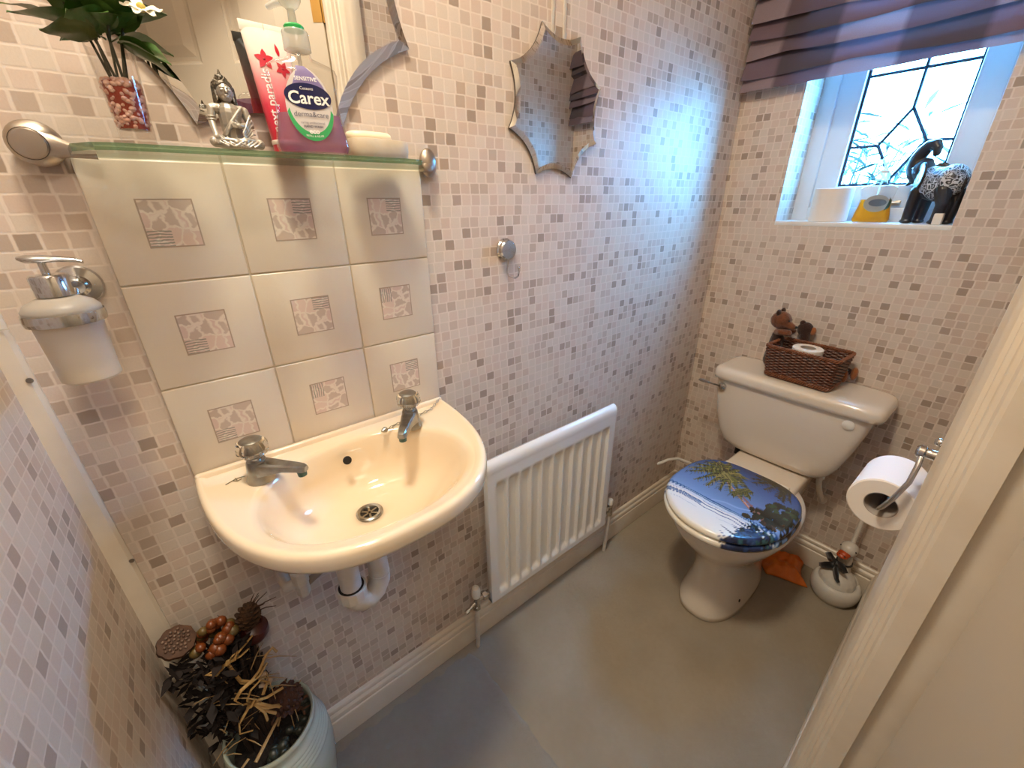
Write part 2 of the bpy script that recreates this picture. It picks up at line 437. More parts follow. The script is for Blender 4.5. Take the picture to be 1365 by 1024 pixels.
# door frame: architrave section, then the lining, a rebate, and the open door leaf
prof = [(0.692, -0.7575), (0.692, -0.7500), (0.680, -0.7475), (0.668, -0.7470), (0.660, -0.7480), (0.654, -0.7505), (0.6475, -0.7505), (0.642, -0.7525), (0.634, -0.7560),
        (0.631, -0.7595), (0.6245, -0.7600), (0.6220, -0.7640), (0.6135, -0.7650), (0.6105, -0.7690), (0.6040, -0.7710), (0.6005, -0.7745), (0.6000, -0.7790),
        (0.6000, -0.7945), (0.6115, -0.7955), (0.6115, -0.8610), (0.640, -0.8610), (0.640, -0.7600)]
f = struct('trim_2', MB().prism(prof, 0, 2.0), M['gloss'], angle=25)
struct('trim_3', MB().box((-0.13, -0.862, 0), (-0.105, -0.755, 2.0), 0.003).box((-0.13, -0.862, 1.985), (0.64, -0.77, 2.03), 0.003), M['gloss'])

# the open door leaf, hinged on the far jamb and swung out into the hall
def door():
    d = bpy.data.objects.new('door_1', None); COL.objects.link(d); d['kind'] = 'structure'
    d.location = (0.604, -0.822, 0.005); d.rotation_euler = (0, 0, R(180 + 42))
    w, h, th = 0.70, 1.975, 0.036
    st, mu, rails = 0.098, 0.10, [(0.0, 0.22), (0.86, 1.02), (1.52, 1.63), (1.86, h)]
    mb = MB()
    for a, b in ((0, st), (w - st, w), ((w - mu) / 2, (w + mu) / 2)): mb.box((a, 0, 0), (b, th, h))
    for a, b in rails: mb.box((st - .001, 0.0003, a), (w - st + .001, th - 0.0003, b))
    obj('door_leaf', mb, M['doorp'], d)
    cols = [(st, (w - mu) / 2), ((w + mu) / 2, w - st)]; rows = [(0.22, 0.86), (1.02, 1.52), (1.63, 1.86)]
    for x0, x1 in cols:
        for z0, z1 in rows:
            mb = MB()
            for y, o in ((th - 0.002, 1), (0.002, -1)):
                q = lambda i, dd: [(x0 + i, y - o * dd, z0 + i), (x1 - i, y - o * dd, z0 + i), (x1 - i, y - o * dd, z1 - i), (x0 + i, y - o * dd, z1 - i)]
                mb.loft([q(-0.001, -0.001), q(0.006, 0.002), q(0.012, 0.009), q(0.022, 0.009), q(0.050, 0.001)], False, True)
            obj('door_panel', mb, M['doorp'], d, angle=15)
    for z in (0.22, 1.0, 1.72):
        obj('hinge', MB().cyl((-0.004, 0.002, z), (-0.004, 0.002, z + 0.09), 0.006, seg=12).box((-0.002, -0.001, z + 0.002), (0.03, 0.0008, z + 0.088)), M['gold'], d, 'brass hinge')
    obj('door_handle', MB().box((w - 0.07, th, 0.93), (w - 0.03, th + 0.008, 1.08), 0.002).tube([(w - 0.05, th + 0.006, 1.03), (w - 0.05, th + 0.045, 1.03), (w - 0.15, th + 0.05, 1.03)], 0.008, 10), M['satin'], d)
door()

# window: reveal is the wall; frame, sash, panes and leading
win = bpy.data.objects.new('window_1', None); COL.objects.link(win); win['kind'] = 'structure'
mb = MB()
def frame(mb, y0, y1, z0, z1, wl, wr, wb, wt, x0, x1, bev=0.003):
    mb.box((x0, y1 - wl, z0), (x1, y1, z1), bev).box((x0, y0, z0), (x1, y0 + wr, z1), bev)
    mb.box((x0, y0 + wr - .001, z0), (x1, y1 - wl + .001, z0 + wb), bev).box((x0, y0 + wr - .001, z1 - wt), (x1, y1 - wl + .001, z1), bev)
frame(mb, OY0 - 0.03, OY1 + 0.004, OZ0 - 0.002, OZ1 + 0.01, 0.046, 0.046, 0.040, 0.05, 1.735, 1.795)
obj('outer_frame', mb, M['upvc'], win)
mb = MB()
frame(mb, OY0 + 0.012, OY1 - 0.038, OZ0 + 0.034, OZ1 - 0.03, 0.062, 0.062, 0.064, 0.06, 1.748, 1.790)
frame(mb, OY0 + 0.060, OY1 - 0.088, OZ0 + 0.086, OZ1 - 0.08, 0.012, 0.012, 0.012, 0.012, 1.7545, 1.786)
sash = obj('sash', mb, M['upvc'], win)
GY0, GY1, GZ0, GZ1 = -0.5145, -0.281, 1.269, 1.89
obj('glass_pane', MB().box((1.7655, GY0 - .004, GZ0 - .004), (1.7695, GY1 + .004, GZ1 + .004)), M['pane'], win)
obj('gasket', (lambda q: (frame(q, GY0, GY1, GZ0, GZ1, .006, .006, .006, .006, 1.7600, 1.7650, 0), q)[1])(MB()), M['lead'], sash)
LN = {'A': (-0.405, 1.462), 'L': (-0.351, 1.375), 'B': (-0.403, 1.287), 'Rr': (-0.455, 1.380)}
segs = [('A', 'L'), ('L', 'B'), ('B', 'Rr'), ('Rr', 'A'), ('A', (-0.405, GZ1)), ('L', (GY1, 1.375)), ('Rr', (GY0, 1.377)), ('B', (-0.403, GZ0)), ((GY0, 1.553), (GY1, 1.553)), ((GY0, 1.70), (GY1, 1.70))]
for a, b in segs:
    a = LN.get(a, a); b = LN.get(b, b)
    obj('lead_strip', MB().tube([(1.7648, a[0], a[1]), (1.7648, b[0], b[1])], 0.0042, 6), M['lead'], win)
mb = MB().box((1.727, -0.452, 1.2145), (1.7352, -0.430, 1.228), 0.002).box((1.722, -0.452, 1.219), (1.728, -0.375, 1.225), 0.002)
mb.box((1.725, -0.39, 1.216), (1.7352, -0.38, 1.227), 0.002)
obj('window_latch', mb, M['satin'], win, 'metal casement stay')
obj('window_sill', MB().box((XW - 0.0005, OY0 - .001, OZ0 - 0.012), (1.737, OY1 + .001, OZ0), 0.0015), M['upvc'], win)

# roman blind of checked cloth hanging over the top of the window
def cloth():
    t = NT('checked_blind_cloth'); a = t.new('ShaderNodeAttribute'); a.attribute_name = 'Col'
    n = t.noise(700, 2)
    c = t.mix(t.math('MULTIPLY', n, 0.3), a.outputs['Color'], lin('40343A'))
    t.set(color=c, rough=0.75, sheen=0.3)
    tl = t.new('ShaderNodeBsdfTranslucent'); t.put(tl.inputs[0], c)
    mx = t.new('ShaderNodeMixShader'); mx.inputs[0].default_value = 0.12
    t.put(mx.inputs[1], t.b.outputs[0]); t.put(mx.inputs[2], tl.outputs[0]); t.put(t.out.inputs[0], mx.outputs[0])
    return t.m
M['cloth'] = cloth()
def pleat_profile():
    """(out from wall, height, cloth length) down the stacked folds, t along"""
    pts = []; z0 = 1.541
    hs = [0.0, 0.040, 0.086, 0.132, 0.178, 0.226, 0.275, 0.325]
    for k in range(len(hs) - 1):
        h = hs[k + 1] - hs[k]; zb = z0 + hs[k]
        for q in range(9):
            t = q / 8
            pts.append((0.034 - 0.020 * t ** 1.3, zb + h * 1.12 * t - 0.006, k, t))
        pts.append((0.011, zb + h * 1.10 - 0.002, k, 1.0)); pts.append((0.012, zb + h * 1.0 + 0.002, k, 1.0))
    return pts
PP = pleat_profile(); NU = 60; vs = []; cols = []
pal = [lin('74606E'), lin('4B4149'), lin('95848E'), lin('62515C')]
for i in range(NU + 1):
    y = -0.006 - 0.755 * i / NU; s_ = i / NU; L = 0
    for j, (d, z, k, t) in enumerate(PP):
        sag = -0.010 * math.sin(PI * ((s_ * 1.7 + 0.37 * k) % 1.0)) * (0.4 + 0.6 * (1 - t)) * (0.15 if k == 0 else 1)
        drift = -0.020 * k * s_ * (0.6 + 0.25 * math.sin(2.1 * k)) if k else 0
        wob = 0.004 * math.sin(9 * s_ + 1.9 * k) + 0.003 * math.sin(23 * s_ + k * 2.7) * (1 - t)
        vs.append((XW - 0.003 - d - (wob if t < 0.95 else 0) + 0.003, y, z + sag + drift))
cols = []
for i in range(NU + 1):
    y = -0.006 - 0.755 * i / NU; ck = int(((-y) - 0.098) // 0.142) & 1
    for j, (d, z, k, t) in enumerate(PP):
        rk = (k & 1)
        cols.append(pal[0] if (ck and rk) else pal[1] if (not ck and rk) else pal[2] if ck else pal[3])
mb = MB(); nj = len(PP)
mb.add(vs, [(i * nj + j, (i + 1) * nj + j, (i + 1) * nj + j + 1, i * nj + j + 1) for i in range(NU) for j in range(nj - 1)])
me = mesh_of('blind_cloth', mb, M['cloth'], angle=60, fix=False)
ca = me.color_attributes.new('Col', 'FLOAT_COLOR', 'POINT')
for i, c in enumerate(cols): ca.data[i].color = c
blind = thing('roman_blind', 'checked mauve and grey roman blind pulled up over the window', 'blind', (XW, -0.38, 1.90))
o = link('blind_cloth', me, blind); o.matrix_parent_inverse = T(-XW, 0.38, -1.90)
obj('head_rail', MB().box((-0.030, -0.372, -0.055), (-0.001, 0.372, 0.035), 0.004), M['upvc'], blind)

# ---------------------------------------------------------------- outside: pale shrubs beyond the glass
M['leafout'] = pm('dark_shrub_leaf', '26382F', 0.6)
M['ground'] = pm('outside_paving', '9A9690', 0.9)
struct('outside_ground', MB().box((1.80, -4.0, -0.06), (7.0, 3.5, 0.0)), M['ground'])  # ground outside the house, out of view, laid to bounce daylight
def shrub(loc, h, n, spread, label, seed):
    rnd = random.Random(seed); t = thing('garden_shrub', label, 'shrub', loc, 0, 'shrubs outside the window')
    st = MB(); lf = MB()
    for k in range(n):
        a = rnd.uniform(0, 2 * PI); rr = spread * math.sqrt(rnd.random()); top = Vector((rr * math.cos(a), rr * math.sin(a), h * rnd.uniform(0.55, 1.0)))
        mid = Vector((top.x * 0.35, top.y * 0.35, top.z * 0.6))
        st.tube([(0, 0, 0), mid, top], [0.006, 0.004, 0.002], 5)
        for q in range(9):
            p = mid.lerp(top, q / 8) if q > 2 else Vector((0, 0, 0)).lerp(mid, (q + 1) / 3); b = rnd.uniform(0, 2 * PI); e = rnd.uniform(-0.5, 0.9)
            d = Vector((math.cos(b) * math.cos(e), math.sin(b) * math.cos(e), math.sin(e))); l = rnd.uniform(0.09, 0.19)
            s_ = d.cross(Vector((0, 0, 1))).normalized() * l * 0.075
            lf.add([p, p + d * l * 0.5 + s_, p + d * l + Vector((0, 0, -0.02)), p + d * l * 0.5 - s_], [(0, 1, 2, 3)])
    obj('stem', st, M['leafout'], t); obj('leaf', lf, M['leafout'], t, kind='stuff')
shrub((3.1, 0.10, 0), 1.62, 150, 0.42, 'spiky garden shrub outside, left of the leaded diamond', 3)
shrub((2.6, -0.50, 0), 1.42, 60, 0.18, 'low garden shrub outside, behind the leaded diamond', 4)
shrub((3.9, -1.20, 0), 2.05, 150, 0.42, 'tall garden shrub outside, behind the elephant ornament', 5)
# ---------------------------------------------------------------- tiled splashback
sp = thing('tiled_splashback', 'cream tiled splashback of nine tiles above the basin', 'tiles', (0.225, 0, 0.84))
obj('grout_bed', MB().box((-0.2245, -0.0062, 0.0005), (0.2245, -0.0005, 0.4495)), M['grout'], sp)
tile_me = mesh_of('tile', MB().box((-0.0743, -0.0040, -0.0743), (0.0743, 0.0040, 0.0743), 0.0022, 3), M['tile'])
def motif_mesh():
    me = mesh_of('motif', MB().add([(-0.03, 0, -0.03), (0.03, 0, -0.03), (0.03, 0, 0.03), (-0.03, 0, 0.03), (-0.0302, 0.0006, -0.0302), (0.0302, 0.0006, -0.0302), (0.0302, 0.0006, 0.0302), (-0.0302, 0.0006, 0.0302)],
                 [(0, 1, 2, 3), (4, 5, 1, 0), (5, 6, 2, 1), (6, 7, 3, 2), (7, 4, 0, 3)]), M['motif'], fix=False)
    uv = me.uv_layers.new(name='UVMap')
    for lp in me.loops:
        c = me.vertices[lp.vertex_index].co; uv.data[lp.index].uv = (c.x / 0.06 + 0.5, c.z / 0.06 + 0.5)
    return me
motif_me = motif_mesh()
turn = {(0, 2): 0, (1, 2): 2, (2, 2): 2, (0, 1): 0, (1, 1): 2, (2, 1): 1, (0, 0): 0, (1, 0): 1, (2, 0): 2}
for i in range(3):
    for j in range(3):
        t = link('tile', tile_me, sp, ((i - 1) * 0.15, -0.0052, 0.075 + j * 0.15))
        m = link('motif', motif_me, t, (0.0, -0.0043, 0.0)); m.rotation_euler = (0, turn[(i, j)] * PI / 2, 0)

# ---------------------------------------------------------------- wash basin
def basin():
    t = thing('wash_basin', 'small cream wall-hung wash basin below the tiles', 'basin', (0.225, 0, 0.70))
    cx, cy = 0.0, -0.165
    angs = sorted(set([2 * PI * i / 96 for i in range(96)] + [math.atan2(0.165, 0.2245), math.atan2(0.165, -0.2245)] ))
    def outer(a, s=1.0):
        c, s_ = math.cos(a), math.sin(a); lo, hi = 0.0, 0.6
        for _ in range(34):
            r = (lo + hi) / 2; x, y = r * c, cy + r * s_
            ins = y <= 0 and (abs(x) / 0.2255) ** 2.6 + (abs(min(y, 0)) / 0.334) ** 2.6 <= 1
            lo, hi = (r, hi) if ins else (lo, r)
        return lo * s
    def ring(f, z): return [(f(a) * math.cos(a), cy + f(a) * math.sin(a), z) for a in angs]
    def ell(hx, hy, oy, z, n=2.0):
        out = []
        for a in angs:
            c, s_ = math.cos(a), math.sin(a)
            r = (abs(c / hx) ** n + abs(s_ / hy) ** n) ** (-1 / n); out.append((r * c, cy + oy + r * s_, z))
        return out
    def edge(d, z):
        out = []
        for a in angs:
            r = outer(a); x, y = r * math.cos(a), cy + r * math.sin(a)
            k = max(0.0, (r - d) / r); out.append((x * k if True else x, (cy + (y - cy) * k) if y < -0.002 else y, z))
        return out
    dz = -0.70
    rings = [ell(0.030, 0.030, 0.042, 0.690 + dz), ell(0.034, 0.033, 0.042, 0.7035 + dz), ell(0.100, 0.070, 0.034, 0.7130 + dz), ell(0.150, 0.112, 0.012, 0.752 + dz, 2.2), edge(0.030, 0.795 + dz), edge(0.010, 0.806 + dz), edge(0.002, 0.812 + dz),
             edge(0.0, 0.818 + dz), edge(0.0, 0.834 + dz), edge(0.002, 0.839 + dz), edge(0.006, 0.8415 + dz), edge(0.012, 0.841 + dz), edge(0.019, 0.8365 + dz)]
    inn = [(0.174, 0.134, 0.8355, 2.25), (0.168, 0.129, 0.833, 2.2), (0.163, 0.124, 0.826, 2.15), (0.157, 0.117, 0.810, 2.1), (0.148, 0.108, 0.785, 2.0), (0.134, 0.095, 0.758, 2.0), (0.112, 0.077, 0.738, 2.0), (0.080, 0.054, 0.7265, 2.0), (0.045, 0.034, 0.7215, 2.0), (0.024, 0.024, 0.7195, 2.0), (0.018, 0.018, 0.712, 2.0)]
    for hx, hy, z, n in inn: 
        k = (0.8355 - z) / 0.12
        rings.append(ell(hx, hy, -0.010 + 0.052 * min(1, k) ** 1.2, z + dz, n))
    obj('bowl', MB().loft(rings), M['china'], t, angle=60)
    obj('back_ledge', MB().box((-0.2235, -0.020, 0.120), (0.2235, -0.0095, 0.1455), 0.004, 3), M['china'], t)
    dy = -0.165 + 0.042
    mb = MB().lathe([(0.0235, 0.018), (0.0235, 0.0215), (0.021, 0.0232), (0.0165, 0.0222), (0.0150, 0.018)], (0, dy, 0), 28)
    d = obj('waste_outlet', mb, M['dull'], t, 'round worn metal plug hole')
    obj('outlet_hole', MB().lathe([(0.0155, 0.0185), (0.0155, 0.0190), (0, 0.0190)], (0, dy, 0), 20), M['black'], d)
    mb = MB()
    for k in range(3):
        a = PI * k / 3 + 0.3; mb.box((-0.0155, -0.0018, 0.0188), (0.0155, 0.0018, 0.0204), 0, Mx=T(0, dy, 0) @ RZ(a))
    obj('outlet_cross', mb, M['dull'], d)
    # overflow: dark hole in the back of the bowl
    obj('overflow_hole', MB().lathe([(0.0078, 0.0), (0.0078, 0.0014), (0.006, 0.0019), (0, 0.0019)], seg=18, Mx=AT((-0.006, -0.0640, 0.105), (0, -0.93, 0.36))), M['black'], t)
    # hairline stain where an old chain stay was
    mk = pm('hairline_mark', '6A5A3C', 0.7)
    z = 0.1372
    mb = MB().tube([(-0.188, -0.060, z), (-0.178, -0.055, z), (-0.172, -0.052, z), (-0.160, -0.054, z)], 0.0006, 5).tube([(-0.178, -0.055, z), (-0.172, -0.061, z), (-0.166, -0.058, z)], 0.0006, 5).tube([(-0.174, -0.050, z), (-0.172, -0.058, z)], 0.0006, 5)
    obj('old_mark', mb, mk, t, 'thin brown scratch marks')
    return t
basin()

def tap(loc, rz, label):
    t = thing('basin_tap', label, 'tap', loc, rz, 'taps on the wash basin')
    mb = MB().lathe([(0.0205, 0), (0.0205, 0.003), (0.0185, 0.008), (0.0165, 0.020), (0.0150, 0.032), (0.0135, 0.036), (0, 0.0365)], seg=28)
    obj('body', mb, M['dull'], t)
    def sec(y, w, zb, zt): return [(-w, y, zb + 0.002), (-w * 0.6, y, zb), (w * 0.6, y, zb), (w, y, zb + 0.002), (w * 0.82, y, zt - 0.0025), (w * 0.6, y, zt), (-w * 0.6, y, zt), (-w * 0.82, y, zt - 0.0025)]
    mb = MB().loft([sec(-0.004, 0.0165, 0.010, 0.0345), sec(-0.020, 0.0150, 0.0145, 0.0335), sec(-0.045, 0.0115, 0.0190, 0.0315), sec(-0.066, 0.0095, 0.0185, 0.0300), sec(-0.0745, 0.0085, 0.0170, 0.0285), sec(-0.079, 0.0060, 0.0180, 0.0265)])
    obj('spout', mb, M['dull'], t, angle=25)
    obj('nozzle', MB().cyl((0, -0.070, 0.0195), (0, -0.0705, 0.0095), 0.0072, 0.0066, 14), pm('verdigris', '5F7D78', 0.5, 0.6, var=(120, '2F4A46', 0.8)), t, 'green-stained spout end')
    obj('neck', MB().lathe([(0.0085, 0.035), (0.0085, 0.046), (0.0105, 0.0475), (0.0105, 0.052)], seg=20), M['chrome'], t)
    h = obj('handle', MB().lathe([(0.0130, 0.0425), (0.0185, 0.047), (0.0222, 0.054), (0.0222, 0.061), (0.0195, 0.0685), (0.0160, 0.0705), (0, 0.0705)], seg=40, lobes=(10, 0.035)), M['acrylic'], t, 'clear faceted knob', angle=10)
    obj('handle_cap', MB().lathe([(0.0158, 0.0700), (0.0158, 0.0712), (0.0130, 0.0730), (0.006, 0.0738), (0, 0.0738)], seg=28), M['dull'], h)
    obj('spindle', MB().lathe([(0.0088, 0.043), (0.0105, 0.052), (0.0080, 0.060), (0.0098, 0.069), (0, 0.0695)], seg=12), M['dull'], h)
    return t
tap((0.084, -0.076, 0.8360), R(47), 'left chrome basin tap with clear knob and green-stained spout end')
tap((0.346, -0.076, 0.8360), R(-38), 'right chrome basin tap with clear knob, plug chain behind it')

# plug chain lying behind the right tap
def chain():
    t = thing('plug_chain', 'short metal plug chain lying behind the right tap', 'chain', (0.346, -0.04, 0.8415))
    P = [Vector(p) for p in ((0.104, 0.030, 0.003), (0.085, 0.014, 0.0006), (0.060, -0.004, -0.0015), (0.030, -0.010, -0.002), (0.0, -0.013, -0.002), (-0.030, -0.018, -0.002), (-0.046, -0.026, -0.002))]
    L = [(P[i + 1] - P[i]).length for i in range(len(P) - 1)]; tot = sum(L); n = 20; me = {}
    def at(d):
        for i, l in enumerate(L):
            if d <= l: return P[i].lerp(P[i + 1], d / l), (P[i + 1] - P[i]).normalized()
            d -= l
        return P[-1], (P[-1] - P[-2]).normalized()
    lk = MB().tube([(0.0042 * math.cos(a), 0.0021 * math.sin(a), 0) for a in [2 * PI * i / 14 for i in range(14)]], 0.00062, 6, True)
    lme = mesh_of('link', lk, M['dull'])
    for k in range(n):
        p, d = at(tot * (k + 0.5) / n)
        o = link('link', lme, t, p)
        o.rotation_mode = 'QUATERNION'
        o.rotation_quaternion = Vector((1, 0, 0)).rotation_difference(d) @ Matrix.Rotation(R(55 if k % 2 else -35), 4, 'X').to_quaternion()
    obj('plug_stay', MB().lathe([(0.005, 0), (0.0058, 0.002), (0.004, 0.0075), (0.0015, 0.011), (0, 0.011)], seg=14, Mx=AT(tuple(P[-1] + Vector((-0.002, -0.001, 0.003))), (-1, -0.4, 0.1))), M['dull'], t)
chain()

# ---------------------------------------------------------------- waste pipes under the basin
def waste():
    t = thing('waste_trap', 'white plastic bottle trap and pipes under the basin', 'pipe', (0.222, -0.123, 0.66))
    P = M['whitepipe']
    obj('tailpiece', MB().lathe([(0.0225, 0.0295), (0.0225, -0.014), (0.0190, -0.016), (0.0190, -0.095)], seg=24), P, t)
    obj('tail_nut', MB().lathe([(0.0215, -0.006), (0.0250, -0.008), (0.0250, -0.030), (0.0215, -0.032)], seg=36, lobes=(12, 0.03)), P, t, angle=20)
    X, Y = -0.057, -0.012
    A = [(0, 0, -0.085), (-0.002, 0, -0.104), (-0.014, -0.003, -0.122), (X * .5, Y * .5, -0.128), (X + 0.014, Y + .003, -0.122), (X + 0.002, Y, -0.106), (X, Y, -0.080)]
    obj('trap_bend', MB().tube(A, 0.0200, 18), P, t)
    obj('trap_nut', MB().lathe([(0.0200, -0.098), (0.0255, -0.096), (0.0265, -0.074), (0.0255, -0.071), (0.0205, -0.071)], (X, Y, 0), 36, lobes=(12, 0.03)), P, t, angle=20)
    obj('nut_shadow_ring', MB().lathe([(0.0228, -0.0712), (0.0228, -0.0704), (0.0205, -0.0704)], (X, Y, 0), 28), M['black'], t, 'black ring painted as shade inside the trap nut')  # black ring stands in for the shade between nut and pipe
    obj('outlet_pipe', MB().tube([(X, Y, -0.078), (X, Y, -0.010), (X, Y + .006, 0.010), (X, Y + .026, 0.0175), (X, 0.1225, 0.0175)], 0.0188, 18), P, t)
waste()
def supply():
    t = thing('supply_pipe', 'pale supply pipe with isolating valve left of the trap', 'pipe', (0.10, -0.06, 0.568))
    obj('riser', MB().tube([(-0.004, 0.0, 0.165), (-0.004, 0.0, 0.050), (-0.006, 0.0, 0.005)], 0.0085, 12), M['whitepipe'], t)
    obj('elbow', MB().tube([(-0.006, 0.0, 0.04), (-0.010, 0.004, 0.015), (-0.026, 0.012, 0.008), (-0.030, 0.050, 0.008), (-0.030, 0.0595, 0.008)], 0.0105, 12), M['whitepipe'], t)
    obj('valve_body', MB().lathe([(0.0115, 0.046), (0.0135, 0.042), (0.0135, 0.014), (0.0115, 0.010), (0.0115, -0.012), (0.0085, -0.018), (0, -0.018)], (-0.004, 0, 0), 24, lobes=(6, 0.05)), M['whitepipe'], t, angle=25)
    obj('crosspipe', MB().tube([(-0.010, 0.018, -0.018), (0.030, 0.026, -0.008), (0.110, 0.038, 0.020)], 0.0075, 10), pm('grubby_copper_pipe', '9D8C74', 0.4, 0.5), t, 'dull thin cross pipe')
supply()

# ---------------------------------------------------------------- radiator and its valves
def radiator():
    x0, x1, z0, z1, yf = 0.530, 1.032, 0.172, 0.652, -0.062
    t = thing('radiator', 'white panel radiator on the wall right of the basin', 'radiator', ((x0 + x1) / 2, -0.03, z0))
    ox, oy, oz = t.location
    n = 11; mb = MB(); nx = 176; w = x1 - x0; nz = 60
    def depth(u, v):
        m = 0.045; a = (u - m) / (1 - 2 * m); d = 0.0
        if 0 < a < 1:
            ph = (a * n) % 1.0
            k = min(ph, 1 - ph) * 2           # 0 on a ridge, 1 mid channel
            f = min(1, max(0, (k - 0.16) / 0.22))
            g = min(1, max(0, (v - 0.055) / 0.018)) * min(1, max(0, (0.895 - v) / 0.018))
            f = f * f * (3 - 2 * f); d = 0.0095 * f * g
        return d
    mb.grid(lambda u, v: (x0 + u * w - ox, yf + depth(u, v) - oy, z0 + v * (z1 - z0 - 0.022) - oz), nx, nz)
    obj('front_panel', mb, M['radiator'], t, angle=50)
    mb = MB().box((x0 - ox, yf + 0.0005 - oy, 0.0), (x0 + 0.012 - ox, yf + 0.020 - oy, z1 - z0 - 0.022), 0.002)
    mb.box((x1 - 0.012 - ox, yf + 0.0005 - oy, 0.0), (x1 - ox, yf + 0.020 - oy, z1 - z0 - 0.022), 0.002)
    mb.box((x0 - ox, yf + 0.0005 - oy, -0.001), (x1 - ox, yf + 0.020 - oy, 0.014), 0.002)
    mb.box((x0 + 0.01 - ox, yf + 0.012 - oy, 0.01), (x1 - 0.01 - ox, yf + 0.020 - oy, z1 - z0 - 0.024))
    obj('rear_panel', mb, M['radiator'], t)
    # rolled top edge, an open tube end on show
    mb = MB(); ra = []
    prof = [(yf - 0.0005, -0.034), (yf - 0.0018, -0.020), (yf + 0.001, -0.009), (yf + 0.007, -0.0025), (yf + 0.014, 0.0), (yf + 0.021, -0.003), (yf + 0.025, -0.010), (yf + 0.023, -0.019), (yf + 0.0215, -0.019), (yf + 0.0232, -0.010), (yf + 0.020, -0.005), (yf + 0.014, -0.0022), (yf + 0.008, -0.0045), (yf + 0.003, -0.010), (yf + 0.0012, -0.020), (yf + 0.0016, -0.034)]
    mb.loft([[(x - ox, y - oy, z1 - oz + z) for y, z in prof] for x in (x0 - 0.001, x1 + 0.001)])
    obj('top_roll', mb, M['radiator'], t, angle=40)
    obj('roll_end', MB().ell((x0 + 0.003 - ox, yf + 0.012 - oy, z1 - oz - 0.011), (0.0015, 0.0085, 0.008), seg=12, rings=6), M['black'], t, 'dark open end of the rolled edge')
    for x in (x0 + 0.10, x1 - 0.10):
        obj('bracket', MB().box((x - 0.012 - ox, yf + 0.018 - oy, 0.06), (x + 0.012 - ox, -oy - 0.0003, 0.36), 0.001), M['radiator'], t)
radiator()
def valve(loc, label, lock):
    t = thing('radiator_valve', label, 'valve', loc, 0, 'radiator valves')
    c = M['chrome']; s = -1 if lock else 1
    obj('valve_body', MB().cyl((0, 0, -0.020), (0, 0, 0.020), 0.0105, 0.0095, 18).cyl((-s * -0.004, 0, 0), (s * -0.028 if False else -s * -0.030, 0, 0), 0.0085, seg=18), c, t)
    obj('union_nut', MB().lathe([(0.0125, 0), (0.0125, 0.012)], seg=6, Mx=AT((0.020 * s, 0, 0), (s, 0, 0))), c, t, angle=20)
    obj('tail', MB().cyl((0.028 * s, 0, 0), (0.044 * s, 0, 0), 0.0085, seg=16), c, t)
    if not lock:
        obj('drain_spout', MB().cyl((-0.006, -0.002, -0.004), (-0.036, -0.006, -0.012), 0.0062, 0.0045, 14).cyl((-0.030, -0.005, -0.0105), (-0.040, -0.0065, -0.013), 0.0066, seg=6), c, t)
    obj('valve_cap', MB().lathe([(0.0115, 0.016), (0.0128, 0.022), (0.0125, 0.040), (0.0095, 0.049), (0.004, 0.051), (0.004, 0.049), (0, 0.049)] if not lock else [(0.010, 0.016), (0.010, 0.034), (0.007, 0.038), (0, 0.038)], seg=24), M['white'], t, 'white cap')
    obj('olive_nut', MB().lathe([(0.0115, -0.032), (0.0115, -0.020)], seg=6), c, t, angle=20)
    obj('feed_pipe', MB().tube([(0, 0, -0.028), (0, 0, -0.06), (0.0, 0.006, -loc[2] + 0.002)], 0.0065, 12), M['whitepipe'], t)
valve((0.487, -0.045, 0.205), 'white-capped chrome radiator valve at the left end, by the basin', False)
valve((1.075, -0.045, 0.215), 'small radiator valve at the right end, towards the toilet', True)

